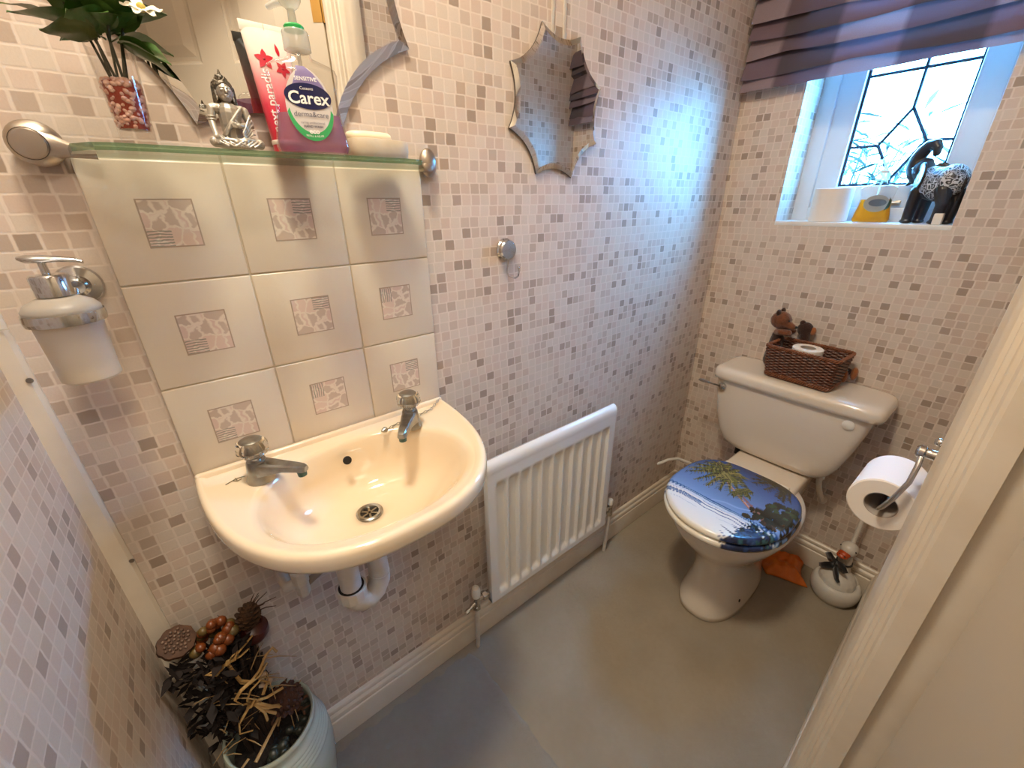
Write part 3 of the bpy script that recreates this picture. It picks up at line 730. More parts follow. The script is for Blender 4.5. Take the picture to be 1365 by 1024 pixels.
# ---------------------------------------------------------------- glass shelf
def shelf():
    t = thing('glass_shelf', 'clear glass shelf with green edge held by two metal end brackets', 'shelf', (0.225, -0.06, 1.289))
    O = [(-0.221, 0.056), (-0.221, 0.03), (-0.214, -0.030), (-0.198, -0.056), (-0.180, -0.065), (0.140, -0.065), (0.172, -0.056), (0.205, 0.000), (0.222, 0.034), (0.228, 0.056)]
    mb = MB(); n = len(O)
    mb.add([(x, y, 0.007) for x, y in O] + [(x, y, 0.0) for x, y in O], [tuple(range(n)), tuple(range(2 * n - 1, n - 1, -1))])
    mb.cur = 1
    mb.add([(x, y, 0.007) for x, y in O] + [(x, y, 0.0) for x, y in O], [(i, (i + 1) % n, n + (i + 1) % n, n + i) for i in range(n)])
    obj('glass_plate', mb, [M['glass'], M['glassedge']], t, angle=20)
    b = obj('bracket', MB().ell((-0.246, 0.046, 0.012), (0.024, 0.0135, 0.023), seg=28, rings=14).loft([[tuple(Vector(p)) for p in [(x, 0.046 - 0.02 * k + r_ * math.cos(a) * 0.8, 0.012 - 0.008 * k + r_ * math.sin(a)) for a in [2 * PI * q / 16 for q in range(16)]]]
        for x, r_, k in ((-0.242, 0.0185, 0), (-0.232, 0.0130, 0.2), (-0.222, 0.0090, 0.6), (-0.214, 0.0072, 0.9), (-0.198, 0.0070, 1.0))]), M['satin'], t, 'large round left bracket')
    obj('bracket_cover', MB().lathe([(0.0145, 0), (0.0150, 0.0012), (0.0138, 0.0030), (0.005, 0.0038), (0, 0.0038)], seg=28, Mx=AT((-0.250, 0.0330, 0.0105), (-0.10, -1, -0.06))), M['satin'], b)
    obj('cover_groove', MB().tube([tuple(AT((-0.250, 0.0330, 0.0105), (-0.10, -1, -0.06)) @ Vector((0.0152 * math.cos(a), 0.0152 * math.sin(a), 0.0006))) for a in [2 * PI * q / 28 for q in range(28)]], 0.0007, 5, True), M['edge'], b)
    b = obj('bracket', MB().ell((0.241, 0.050, 0.012), (0.0165, 0.0095, 0.0235), seg=28, rings=14), M['satin'], t, 'round right bracket')
    obj('glass_clip', MB().box((0.221, 0.030, -0.003), (0.240, 0.052, 0.010), 0.003), M['satin'], b)
shelf()
SZ = 1.2961

# ---------------------------------------------------------------- mirrors: eight-pointed stars with scalloped, bevelled edges
def star(nm, label, c, Rr, a0, dip, bev):
    t = thing(nm, label, 'mirror', (c[0], 0, c[1] - Rr))
    def ring(k, y):
        out = []
        for i in range(8):
            A, B = [Vector((Rr * math.cos(a0 + PI / 4 * (i + q)), Rr * math.sin(a0 + PI / 4 * (i + q)))) for q in (0, 1)]
            mid = ((A + B) / 2).normalized()
            for q in range(10):
                s = q / 10; p = A.lerp(B, s) - mid * dip * 4 * s * (1 - s)
                out.append((p.x * k, y, p.y * k + Rr))
        return out
    k = 1 - bev / Rr
    mb = MB(); mb.loft([ring(1, -0.0068), ring(k, -0.0105)], False, True)
    obj('mirror_glass', mb, M['mirror'], t, angle=3)
    obj('mirror_edge', MB().loft([ring(1, -0.0068), ring(1, -0.0040), ring(0.985, -0.0004)], False, True), M['edge'], t, angle=20)
    return t
star('star_mirror', 'large star-shaped mirror with scalloped edges above the glass shelf', (0.227, 1.556), 0.242, R(22.5), 0.021, 0.020)
t = star('star_mirror', 'small star-shaped mirror with scalloped edges hung from a cream ribbon', (0.790, 1.420), 0.143, R(20), 0.015, 0.013)
rb = pm('cream_ribbon', 'D9CDBB', 0.7)
for x in (-0.018, 0.015):
    obj('ribbon', MB().box((x - 0.0045, -0.0035, 0.24), (x + 0.0045, -0.0022, 0.49), 0.0004), rb, t, 'cream hanging ribbon')
obj('nail', MB().cyl((0, 0, 0.485), (0, -0.012, 0.488), 0.0025, seg=10).box((-0.022, -0.0036, 0.480), (0.02, -0.0020, 0.490)), M['satin'], t)

# ---------------------------------------------------------------- suction hook
t = thing('suction_hook', 'chrome round suction hook on the wall under the small mirror', 'hook', (0.645, 0, 1.14))
obj('suction_disc', MB().lathe([(0.0240, 0.0003), (0.0240, 0.003), (0.0215, 0.0065), (0.0215, 0.0130), (0.0190, 0.0160), (0.006, 0.0172), (0, 0.0172)], seg=32, Mx=AT((0, 0, 0), (0, -1, 0))), M['chrome'], t, angle=20)
obj('wire_hook', MB().tube([(0.0, -0.011, -0.018), (-0.001, -0.010, -0.032), (-0.002, -0.008, -0.048), (0.001, -0.012, -0.056), (0.008, -0.026, -0.060), (0.011, -0.032, -0.055), (0.0115, -0.034, -0.046), (0.0115, -0.033, -0.038)], 0.0020, 8).ell((0.0115, -0.033, -0.037), 0.0036, seg=10, rings=6), M['chrome'], t)

# ---------------------------------------------------------------- wall soap dispenser
def dispenser():
    t = thing('soap_dispenser', 'frosted glass pump dispenser in a chrome ring on the left of the wall', 'dispenser', (-0.050, -0.066, 1.045))
    obj('wall_rose', MB().lathe([(0.0225, 0.0004), (0.0235, 0.003), (0.0215, 0.0065), (0.012, 0.0095), (0.0085, 0.016), (0.0075, 0.026)], seg=32, Mx=AT((0.014, 0.066, 0.102), (0, -1, 0))), M['chrome'], t)
    obj('holder_ring', MB().lathe([(0.0315, 0.0705), (0.0350, 0.0705), (0.0358, 0.076), (0.0350, 0.0825), (0.0315, 0.0825), (0.0310, 0.076), (0.0315, 0.0705)], seg=40).tube([(0.010, 0.044, 0.100), (0.008, 0.038, 0.088), (0.006, 0.032, 0.078)], 0.006, 10), M['chrome'], t)
    g = obj('frosted_vessel', MB().lathe([(0, 0.0), (0.0245, 0.0), (0.0275, 0.003), (0.0285, 0.030), (0.0305, 0.070), (0.0335, 0.0835), (0.0335, 0.0865), (0.0290, 0.0925), (0.018, 0.0985), (0.0125, 0.1000), (0.0125, 0.1035), (0, 0.1035)], seg=40), M['frost'], t)
    obj('vessel_foot', MB().lathe([(0.0, 0.0032), (0.0255, 0.0032), (0.0262, 0.0060), (0.0262, 0.016), (0, 0.016)], seg=32), pm('thin_cream_soap', 'E7DBBE', 0.4), g, 'pale soap left in the bottom')
    p = obj('pump_collar', MB().lathe([(0.0140, 0.0995), (0.0162, 0.1005), (0.0162, 0.121), (0.0145, 0.1235), (0.006, 0.1245), (0, 0.1245)], seg=30), M['chrome'], t)
    obj('pump_stem', MB().lathe([(0.0036, 0.124), (0.0036, 0.137), (0, 0.137)], seg=12), M['chrome'], p)
    sec = lambda x, w, z, h: [(x, w * math.cos(a), z + h * math.sin(a)) for a in [2 * PI * q / 14 for q in range(14)]]
    obj('pump_head', MB().loft([sec(-0.017, 0.003, 0.1415, 0.002), sec(-0.012, 0.007, 0.1405, 0.0042), sec(0.0, 0.0085, 0.1400, 0.0045), sec(0.012, 0.006, 0.1395, 0.0032), sec(0.028, 0.0035, 0.1370, 0.0024), sec(0.0335, 0.0030, 0.1350, 0.0022)], Mx=RZ(R(-8))), M['chrome'], p)
dispenser()
# ---------------------------------------------------------------- things on the glass shelf
def leaf_mesh(L, wd, droop, fold=0.25):
    mb = MB(); n = 9
    vs = []; fs = []
    for i in range(n + 1):
        t = i / n; w = wd * (math.sin(PI * t ** 0.75) ** 0.9) * (1 - 0.25 * t) if 0 < t < 1 else 0.0004
        z = droop * t * t * L
        for s_ in (-1, -0.5, 0, 0.5, 1):
            vs.append((t * L, s_ * w, z + abs(s_) * w * fold + 0.0012 * math.sin(9 * t + s_ * 3)))
    for i in range(n):
        for k in range(4): a = i * 5 + k; fs.append((a, a + 1, a + 6, a + 5))
    return mb.add(vs, fs)
M['leaf'] = pm('glossy_green_leaf', '35541F', 0.32, var=(45, '4E6C30', 0.7), coat=0.2)
M['leaf2'] = pm('olive_leaf', '4C5722', 0.38, var=(45, '35451C', 0.6))
M['petal'] = pm('cream_petal', 'F1EBD8', 0.6)
def vase():
    t = thing('flower_vase', 'small glass vase of pink pebbles holding green leaves and white flowers', 'vase', (0.068, -0.100, SZ))
    obj('glass_body', MB().lathe([(0, 0), (0.0140, 0), (0.0150, 0.001), (0.0160, 0.030), (0.0195, 0.086), (0.0186, 0.0862), (0.0152, 0.030), (0.0135, 0.0145), (0, 0.0140)], seg=32), M['clearp'], t)
    obj('red_gel', MB().lathe([(0, 0.0150), (0.0126, 0.0150), (0.0142, 0.032), (0.0158, 0.056), (0, 0.056)], seg=28), pm('red_water', 'B4432C', 0.12, trans=0.35, ior=1.2), t, 'red filling around the pebbles')
    rnd = random.Random(5); mb = MB()
    for k in range(230):
        z = rnd.uniform(0.0165, 0.0555); rr = 0.0112 + (z - 0.015) * 0.085; a = rnd.uniform(0, 2 * PI); q = rnd.uniform(0.0016, 0.0029)
        mb.ell((0, 0, 0), (q * 1.35, q, q * 0.9), T((rr + 0.0004) * math.cos(a), (rr + 0.0004) * math.sin(a), z) @ RZ(a + 1.5) @ RX(rnd.uniform(0, 3)) @ RZ(rnd.uniform(0, 3)), 8, 6)
    for k in range(40):
        z = 0.0575; a = rnd.uniform(0, 2 * PI); r = 0.014 * math.sqrt(rnd.random()); q = rnd.uniform(0.002, 0.003)
        mb.ell((r * math.cos(a), r * math.sin(a), z), (q, q * 1.2, q), None, 8, 6)
    obj('pebbles', mb, pm('pink_white_pebble', 'E9C6B4', 0.5, var=(90, 'D99E88', 0.7)), t, kind='stuff')
    mb = MB()
    for k in range(11):
        a = k * 0.9; b = Vector((0.006 * math.cos(a), 0.006 * math.sin(a), 0.056)); c = Vector((0.012 * math.cos(a + .4), 0.012 * math.sin(a + .4), 0.088)); e = Vector((0.030 * math.cos(a + .6), 0.022 * math.sin(a + .6), 0.128))
        mb.tube([b, c, c.lerp(e, 0.6) + Vector((0, 0, 0.005)), e], 0.0013, 6)
    obj('stems', mb, pm('dark_stem', '2E3318', 0.6), t)
    # leaves: base, tip (local), width, roll
    LV = [((-.004, -.006, .092), (-.058, -.012, .112), .0135, 0, 'leaf'), ((-.006, -.010, .090), (-.046, -.028, .094), .0110, 25, 'leaf2'), ((-.010, -.004, .094), (-.063, .010, .124), .0120, -15, 'leaf2'), ((.008, -.006, .090), (.050, -.018, .074), .0105, -20, 'leaf'),
          ((.010, -.010, .090), (.046, -.030, .083), .0120, 15, 'leaf'), ((.004, .000, .096), (.030, -.022, .122), .0130, 10, 'leaf'), ((.0, -.006, .096), (-.012, -.028, .130), .0130, -10, 'leaf'),
          ((.004, .010, .094), (.052, .020, .104), .0130, 0, 'leaf'), ((-.004, .008, .098), (-.040, .026, .140), .0120, 0, 'leaf'), ((.000, .004, .100), (.008, .004, .150), .0140, 70, 'leaf'), ((.002, -.008, .096), (.006, -.036, .112), .0125, 10, 'leaf'),
          ((-.006, -.004, .100), (-.030, -.010, .140), .0140, 40, 'leaf'), ((.006, .000, .100), (.034, .004, .138), .0140, 50, 'leaf'), ((.0, .006, .094), (-.034, .032, .104), .0110, 0, 'leaf'), ((-.002, -.002, .098), (-.020, -.022, .118), .0120, 30, 'leaf')]
    LV += [((.0, -.004, .098), (-.050, .004, .150), .0150, 20, 'leaf'), ((.004, -.004, .100), (.048, .0, .132), .0150, -20, 'leaf'), ((-.002, -.008, .094), (-.024, -.040, .108), .0120, 30, 'leaf'), ((.002, .004, .100), (-.010, .012, .158), .0150, -60, 'leaf'), ((.002, -.006, .098), (.022, -.034, .138), .0130, -30, 'leaf'), ((.0, .0, .100), (-.034, -.016, .156), .0140, 60, 'leaf2')]
    for b, e, w, roll, mt in LV:
        w *= 1.75
        b, e = Vector(b), Vector(e); d = e - b; L = d.length
        o = obj('leaf', leaf_mesh(L, w, -0.25), M[mt], t, angle=80)
        d.normalize(); y = Vector((0, 0, 1)).cross(d).normalized(); z = d.cross(y)
        Mx = Matrix((d, y, z)).transposed().to_4x4(); Mx.translation = b
        o.matrix_local = Mx @ RX(R(roll))
    for fx, fy, fz, sc in ((0.034, -0.030, 0.116, 1.0), (0.018, -0.008, 0.128, 0.9), (-0.004, -0.03, 0.128, 0.8)):
        f = obj('flower_centre', MB().ell((fx, fy, fz), 0.004 * sc, seg=10, rings=8), pm('flower_yellow_%d' % int(sc * 10), 'B9A24B', 0.7), t)
        for k in range(5):
            a = 2 * PI * k / 5 + 0.4; o = obj('petal', leaf_mesh(0.017 * sc, 0.0055 * sc, 0.2), M['petal'], f, angle=80)
            d = Vector((math.cos(a), math.sin(a) * 0.5 - 0.35, -0.35 + 0.5 * math.sin(a))).normalized(); y = Vector((0, -0.6, 0.8)).cross(d).normalized(); z = d.cross(y)
            Mx = Matrix((d, y, z)).transposed().to_4x4(); Mx.translation = Vector((fx, fy, fz)); o.matrix_local = Mx
vase()

def silver():
    t = NT('antique_silver'); g = t.new('ShaderNodeNewGeometry')
    p = t.ramp(g.outputs['Pointiness'], [(0.44, (0.05, 0.042, 0.034)), (0.51, (0.46, 0.42, 0.35)), (0.58, (0.80, 0.75, 0.66))])
    t.set(color=p, metal=0.55, rough=0.36); return t.m
M['asilver'] = silver()
def sitting_figurine():
    t = thing('seated_figurine', 'small antique-silver cross-legged meditating figurine on the glass shelf', 'figurine', (0.158, -0.108, SZ), R(6))
    k = 0.001
    V = lambda *a: tuple(q * k for q in a)
    b = MB()
    b.ell(V(0, -6, 5.0), V(25, 15, 5.2)).cap(V(9, 0, 9), V(23, -8, 7.0), 6.2 * k, 5.6 * k).cap(V(-9, 0, 9), V(-23, -8, 7.0), 6.2 * k, 5.6 * k)
    b.cap(V(23, -9, 6), V(-4, -18, 6.5), 5.0 * k, 3.6 * k).cap(V(-23, -9, 6), V(6, -17, 8.0), 5.0 * k, 3.6 * k)
    b.cap(V(-5, -18, 8), V(-14, -16, 9), 2.6 * k, 2.4 * k).cap(V(5, -17, 10), V(15, -14, 9.5), 2.6 * k, 2.4 * k)
    b.cap(V(0, 2, 10), V(0, 2, 26), 10.5 * k, 11.2 * k).cap(V(0, 1.5, 26), V(0, 1, 38), 11.2 * k, 11.5 * k).cap(V(-13, 1.5, 41.5), V(13, 1.5, 41.5), 5.4 * k)
    b.cap(V(-16.5, 1, 41), V(-19.5, 0, 28), 4.4 * k, 3.7 * k).cap(V(-19.5, 0, 28), V(-21.5, -13, 14), 3.6 * k, 2.7 * k)
    b.cap(V(16.5, 1, 41), V(19.5, -1, 27), 4.8 * k, 4.2 * k).cap(V(19.5, -1, 27), V(6, -13, 24), 4.0 * k, 2.8 * k)
    b.cap(V(0, 1, 44), V(0, 0.2, 51), 4.6 * k, 4.2 * k).ell(V(0, 0, 58.5), V(8.2, 8.8, 10.6)).ell(V(0, -3.5, 52.5), V(5.6, 4.6, 4.6))
    # hands: palm and five fingers, one hanging over the knee, one raised before the chest
    b.ell(V(-21.8, -15.4, 11.5), V(3.2, 2.2, 3.4))
    for i, (dx, L) in enumerate(((-2.4, 5), (-0.9, 6), (0.7, 5.6), (2.1, 4.6))): b.cap(V(-21.8 + dx, -16, 9.6), V(-21.8 + dx * 1.2, -17.0, 9.6 - L * .8), 1.0 * k, 0.8 * k, 8)
    b.cap(V(-19.2, -15.5, 12), V(-17.0, -17, 9.6), 1.0 * k, 0.8 * k, 8)
    b.ell(V(3.4, -14.6, 24), V(3.6, 2.0, 2.9))
    for i, (dz, L) in enumerate(((2.2, 4.4), (0.8, 5.4), (-0.7, 5.0), (-2.0, 4.0))): b.cap(V(0.6, -15, 24 + dz), V(0.6 - L * .9, -15.2, 24.6 + dz * 1.15), 0.95 * k, 0.75 * k, 8)
    b.cap(V(3.0, -15, 26.5), V(0.8, -15.6, 29.4), 0.95 * k, 0.75 * k, 8)
    # face: brow, lidded eyes, nose, lips, long ears
    b.cap(V(0, -8.2, 60.5), V(0, -9.9, 57.2), 0.85 * k, 1.35 * k, 8).ell(V(0, -8.6, 53.9), V(2.3, 1.4, 0.75)).ell(V(0, -8.3, 52.4), V(1.9, 1.4, 0.8))
    for s_ in (-1, 1):
        b.ell(V(3.4 * s_, -7.4, 59.2), V(2.1, 1.3, 1.0)).cap(V(1.3 * s_, -8.5, 61.6), V(5.6 * s_, -6.4, 61.9), 0.55 * k, 0.4 * k, 8)
        b.ell(V(8.4 * s_, 0.4, 57.5), V(1.2, 2.0, 4.0)).ell(V(8.2 * s_, 0.0, 52.0), V(1.0, 1.4, 2.6))
    link('body', fused(b, 0.00058, 2, M['asilver'], 'body'), t)
    h = MB().ell(V(0, 3.0, 62.0), V(10.4, 9.4, 9.8)).ell(V(0, 5.5, 54), V(9.6, 5.4, 10.0)).cap(V(9.0, 2.0, 62), V(9.4, 3.0, 47), 2.8 * k, 3.0 * k).cap(V(-9.0, 2.0, 62), V(-9.4, 3.0, 47), 2.8 * k, 3.0 * k).ell(V(0, 1.6, 70.5), V(5.2, 5.2, 4.6)).cap(V(0, 1.6, 74), V(0, 1.6, 79.5), 2.2 * k, 0.8 * k)
    rnd = random.Random(2)
    for i in range(150):
        u = rnd.uniform(0.05, 1); a = rnd.uniform(0, 2 * PI); ce = math.sqrt(1 - u * u * 0.98)
        y = 3.4 + 8.6 * ce * math.sin(a)
        if y < -1.5 and u < 0.42: continue
        h.ell(V(10.2 * ce * math.cos(a), y, 62 + 9.6 * u), V(1.25, 1.15, 1.15), None, 6, 4)
    for i in range(26):
        a = i * 2.4; z = 68 + 6 * i / 26; r = 5.4 * math.cos((z - 70) / 6.0)
        h.ell(V(r * math.cos(a), 1.6 + r * math.sin(a), z), V(1.1, 1.1, 1.1), None, 6, 4)
    h.tube([V(8.9 * math.sin(a), 2.0 - 8.4 * math.cos(a), 66.6 - 2.2 * abs(math.sin(a)) * 2) for a in [R(-95) + R(190) * q / 18 for q in range(19)]], 0.9 * k, 6)
    for s_ in (-1, 1): h.cap(V(5.6 * s_, 1, 69), V(6.0 * s_, 1, 71.5), 1.4 * k, 0.7 * k, 8)
    link('hair', fused(h, 0.0006, 1, pm('dark_silver_hair', '6A6152', 0.42, 0.55, var=(600, '2A2620', 0.8)), 'hair'), t)
    r = MB()
    for q in range(6):       # draped robe: folds from the left shoulder across the chest, and over the shins
        o = q * 2.6
        r.tube([V(15 - o * .2, 6, 44 - o * .3), V(12.5 - o * .35, -5.5, 44 - o), V(6 - o * .4, -10.8, 38 - o), V(-3 - o * .3, -11.6, 28 - o * .55), V(-9.5, -8.5, 19 - o * .3), V(-11.5, -1, 15)], [1.5 * k] * 6, 7)
    for q in range(5):
        r.tube([V(20.6, -3 - q, 37 - 5 * q), V(17, -8 - q * .8, 33 - 4 * q), V(11, -12, 24 - 3 * q), V(6, -14, 17 - 1.5 * q)], 1.2 * k, 7)
        r.tube([V(24 - q * 5, -13 - q * 1.5, 9), V(18 - q * 5, -19 - q * .4, 5), V(13 - q * 5, -20.5, 2.0)], 1.1 * k, 7)
        r.tube([V(-24 + q * 5, -13 - q * 1.5, 9), V(-18 + q * 5, -19 - q * .4, 5), V(-13 + q * 5, -20.5, 2.0)], 1.1 * k, 7)
    for z, rr in ((30, 4.3), (33, 4.4)): r.tube([V(-19 + rr * math.cos(a), 0.2 + rr * math.sin(a), z) for a in [2 * PI * q / 14 for q in range(14)]], 0.7 * k, 6, True)
    link('robe', fused(r, 0.0006, 1, M['asilver'], 'robe'), t)
sitting_figurine()

# hand soap bottles: one on the shelf, one on the window sill share this shape
BW = [(0.0, .0385, .0180), (.0025, .0425, .0205), (.008, .0440, .0215), (.022, .0418, .0212), (.040, .0378, .0205), (.056, .0362, .0200), (.070, .0372, .0196), (.080, .0393, .0190), (.087, .0402, .0184), (.0915, .0385, .0172), (.095, .033, .0155), (.0985, .022, .0135), (.1010, .0140, .0125), (.1060, .0125, .0122), (.1120, .0125, .0122)]
def bottle_at(z, inset=0.0):
    for (z0, w0, d0), (z1, w1, d1) in zip(BW, BW[1:]):
        if z0 <= z <= z1:
            k = (z - z0) / (z1 - z0); return w0 + (w1 - w0) * k - inset, d0 + (d1 - d0) * k - inset
    return BW[-1][1] - inset, BW[-1][2] - inset
NB = 3.0
def bring(z, inset=0.0, n=NB):
    w, d = bottle_at(z, inset); return superring(0, 0, w, d, z, n, 40)
def bfront(x, z, off):
    w, d = bottle_at(z); q = min(0.985, abs(x) / w); return -d * (1 - q ** NB) ** (1 / NB) - off
def bpatch(outline, off, c=(0, 0.05), rings=6):
    mb = MB(); vs = [(c[0], bfront(c[0], c[1], off), c[1])]; n = len(outline); fs = []
    for k in range(1, rings + 1):
        for x, z in outline:
            X, Z = c[0] + (x - c[0]) * k / rings, c[1] + (z - c[1]) * k / rings; vs.append((X, bfront(X, Z, off), Z))
    for i in range(n):
        j = (i + 1) % n; fs.append((0, 1 + j, 1 + i))
        for k in range(rings - 1): o = 1 + k * n; fs.append((o + i, o + j, o + n + j, o + n + i))
    return mb.add(vs, fs)
def btext(txt, size, x, z, off, bold=0.0, bend=0.0, narrow=1.0):
    vs, fs = text(txt, size, 'CENTER', bold); out = []
    for a, b, _ in vs:
        X = x + a * narrow; Z = z + b - size * 0.35 - bend * X * X; out.append((X, bfront(X, Z, off), Z))
    return MB().add(out, fs)
def soap_bottle(label, loc, rz, liquid, level, big):
    t = thing('soap_bottle', label, 'bottle', loc, rz)
    obj('clear_bottle', MB().loft([bring(z) for z, _, _ in BW]), M['clearp'], t, angle=50)
    zs = [0.0016 + (level - 0.0016) * i / 8 for i in range(9)]
    obj('liquid_soap', MB().loft([bring(max(z, 0.003), 0.0016)[:] if z > 0.003 else [(x, y, 0.0016) for x, y, _ in bring(0.003, 0.003)] for z in zs]), liquid, t, angle=50)
    obj('screw_collar', MB().lathe([(0.0138, 0.1085), (0.0150, 0.1090), (0.0146, 0.126), (0.0132, 0.1285), (0, 0.1285)], seg=36, lobes=(18, 0.012)), M['frostplastic'], t, angle=50)
    p = obj('pump_ring', MB().lathe([(0.0112, 0.1280), (0.0112, 0.1320), (0.0095, 0.1338), (0, 0.1338)], seg=28), pm('green_plastic_' + str(int(big)), '1F9A4A' if big else 'E7E3DA', 0.35), t)
    obj('pump_tube', MB().tube([(0.001, 0.002, 0.013), (0, 0, 0.06), (0, 0, 0.108)], 0.0022, 8), M['frostplastic'], t)
    obj('pump_stem', MB().lathe([(0.0048, 0.1335), (0.0040, 0.150), (0, 0.150)], seg=14), M['frostplastic'], t)
    h = obj('pump_head', MB().lathe([(0.0050, 0.1480), (0.0095, 0.1515), (0.0128, 0.1570), (0.0132, 0.1605), (0.0118, 0.1630), (0.006, 0.1622), (0, 0.1620)], seg=28), M['frostplastic'], t)
    obj('pump_nozzle', MB().tube([(0, 0.002, 0.1565), (-0.012, 0.014, 0.157), (-0.022, 0.024, 0.154)], [0.0042, 0.0038, 0.003], 10), M['frostplastic'], h)
    ov = lambda cx, cz, a, b, n=40, tl=0.0: [(cx + a * math.cos(q) * math.cos(tl) - b * math.sin(q) * math.sin(tl), cz + a * math.cos(q) * math.sin(tl) + b * math.sin(q) * math.cos(tl)) for q in [2 * PI * i / n for i in range(n)]]
    if big:
        P = pm('label_pale_lilac', 'CFC8C4', 0.35); lay = 0.0004
        drop = [(0.0265 * math.copysign(abs(math.cos(q)) ** (1.0 if math.sin(q) < 0 else 1.25), math.cos(q)), 0.048 + (0.035 if math.sin(q) < 0 else 0.042) * math.sin(q)) for q in [2 * PI * i / 48 for i in range(48)]]
        f = obj('front_label', bpatch(drop, lay, (0, 0.048)), P, t, 'pale lilac front label', angle=80)
        obj('purple_flame', bpatch([(-0.008, 0.0905), (0.001, 0.0905), (0.009, 0.084), (0.0175, 0.073), (0.0225, 0.063), (-0.0215, 0.063), (-0.0145, 0.073), (-0.010, 0.083)], lay * 1.6, (0, 0.070)), pm('label_purple', '8476A6', 0.35), f, angle=80)
        cres = [(0.0262 * math.cos(q), 0.048 + 0.0352 * math.sin(q)) for q in [R(188) + R(164) * i / 24 for i in range(25)]] + [(0.0235 * math.cos(q), 0.0515 + 0.0300 * math.sin(q)) for q in [R(352) - R(164) * i / 24 for i in range(25)]]
        mb = MB(); n = 25; vs = []
        for i in range(n): 
            for x, z in (cres[i], cres[2 * n - 1 - i]): vs.append((x, bfront(x, z, lay * 1.8), z))
        mb.add(vs, [(2 * i, 2 * i + 1, 2 * i + 3, 2 * i + 2) for i in range(n - 1)])
        obj('green_crescent', mb, pm('label_green', '3BA55F', 0.35), f, angle=80)
        obj('navy_oval', bpatch(ov(0, 0.0600, 0.0262, 0.0135, 40, -0.05), lay * 2.4, (0, 0.0600)), pm('label_navy', '12184A', 0.25, coat=0.3), f, angle=80)
        wt = pm('label_white_print', 'F2F0EC', 0.4)
        obj('brand_lettering', btext('Carex', 0.0182, 0.0, 0.0585, lay * 3.4, 0.00035), wt, f, angle=80)
        obj('small_lettering', btext('Cussons', 0.0044, -0.001, 0.0680, lay * 3.4), wt, f, angle=80)
        obj('lettering', btext('SENSITIVE', 0.0056, 0.0, 0.0778, lay * 3.0, 0.0001), wt, f, angle=80)
        obj('lettering', btext('derma&care', 0.0080, 0.0, 0.0415, lay * 3.0), pm('label_grey_print', '5E5A68', 0.4), f, angle=80)
        obj('lettering', btext('caring antibacterial', 0.0036, 0.0, 0.0325, lay * 3.0), pm('label_grey_print_small', '6A6674', 0.4), f, angle=80)
        obj('lettering', btext('HAND WASH', 0.0036, 0.0, 0.0285, lay * 3.0, 0.0001), pm('label_dark_print', '4A4656', 0.4), f, angle=80)
        obj('lettering', btext('eco', 0.0080, 0.0, 0.0235, lay * 3.4, 0.0002), wt, f, angle=80)
        obj('lettering', btext('REFILL & REUSE', 0.0030, 0.0, 0.0180, lay * 3.4, 0, -8), wt, f, angle=80)
    else:
        f = obj('front_label', bpatch(ov(0, 0.050, 0.028, 0.022), 0.0004, (0, 0.05)), pm('label_grey', '9FA6A8', 0.4), t, 'grey oval front label', angle=80)
        obj('dark_oval', bpatch(ov(0.002, 0.052, 0.020, 0.0095), 0.0009, (0.002, 0.052)), pm('label_slate', '5F6C78', 0.4), f, angle=80)
        obj('green_leaves', bpatch([(0.020, 0.030), (0.031, 0.040), (0.0335, 0.055), (0.028, 0.066), (0.026, 0.05)], 0.0007, (0.027, 0.048)), pm('label_leaf_green', '35564A', 0.4), f, angle=80)
def liquidmat(name, col, body):
    return clearmat(name, tuple(min(1, c * 1.6) for c in col), 0.05, 1.2, body, col)
soap_bottle('clear hand soap bottle with pink-lilac liquid and navy oval label on the shelf', (0.246, -0.112, SZ), R(-9), liquidmat('lilac_soap', (0.56, 0.38, 0.50), 0.5), 0.043, True)

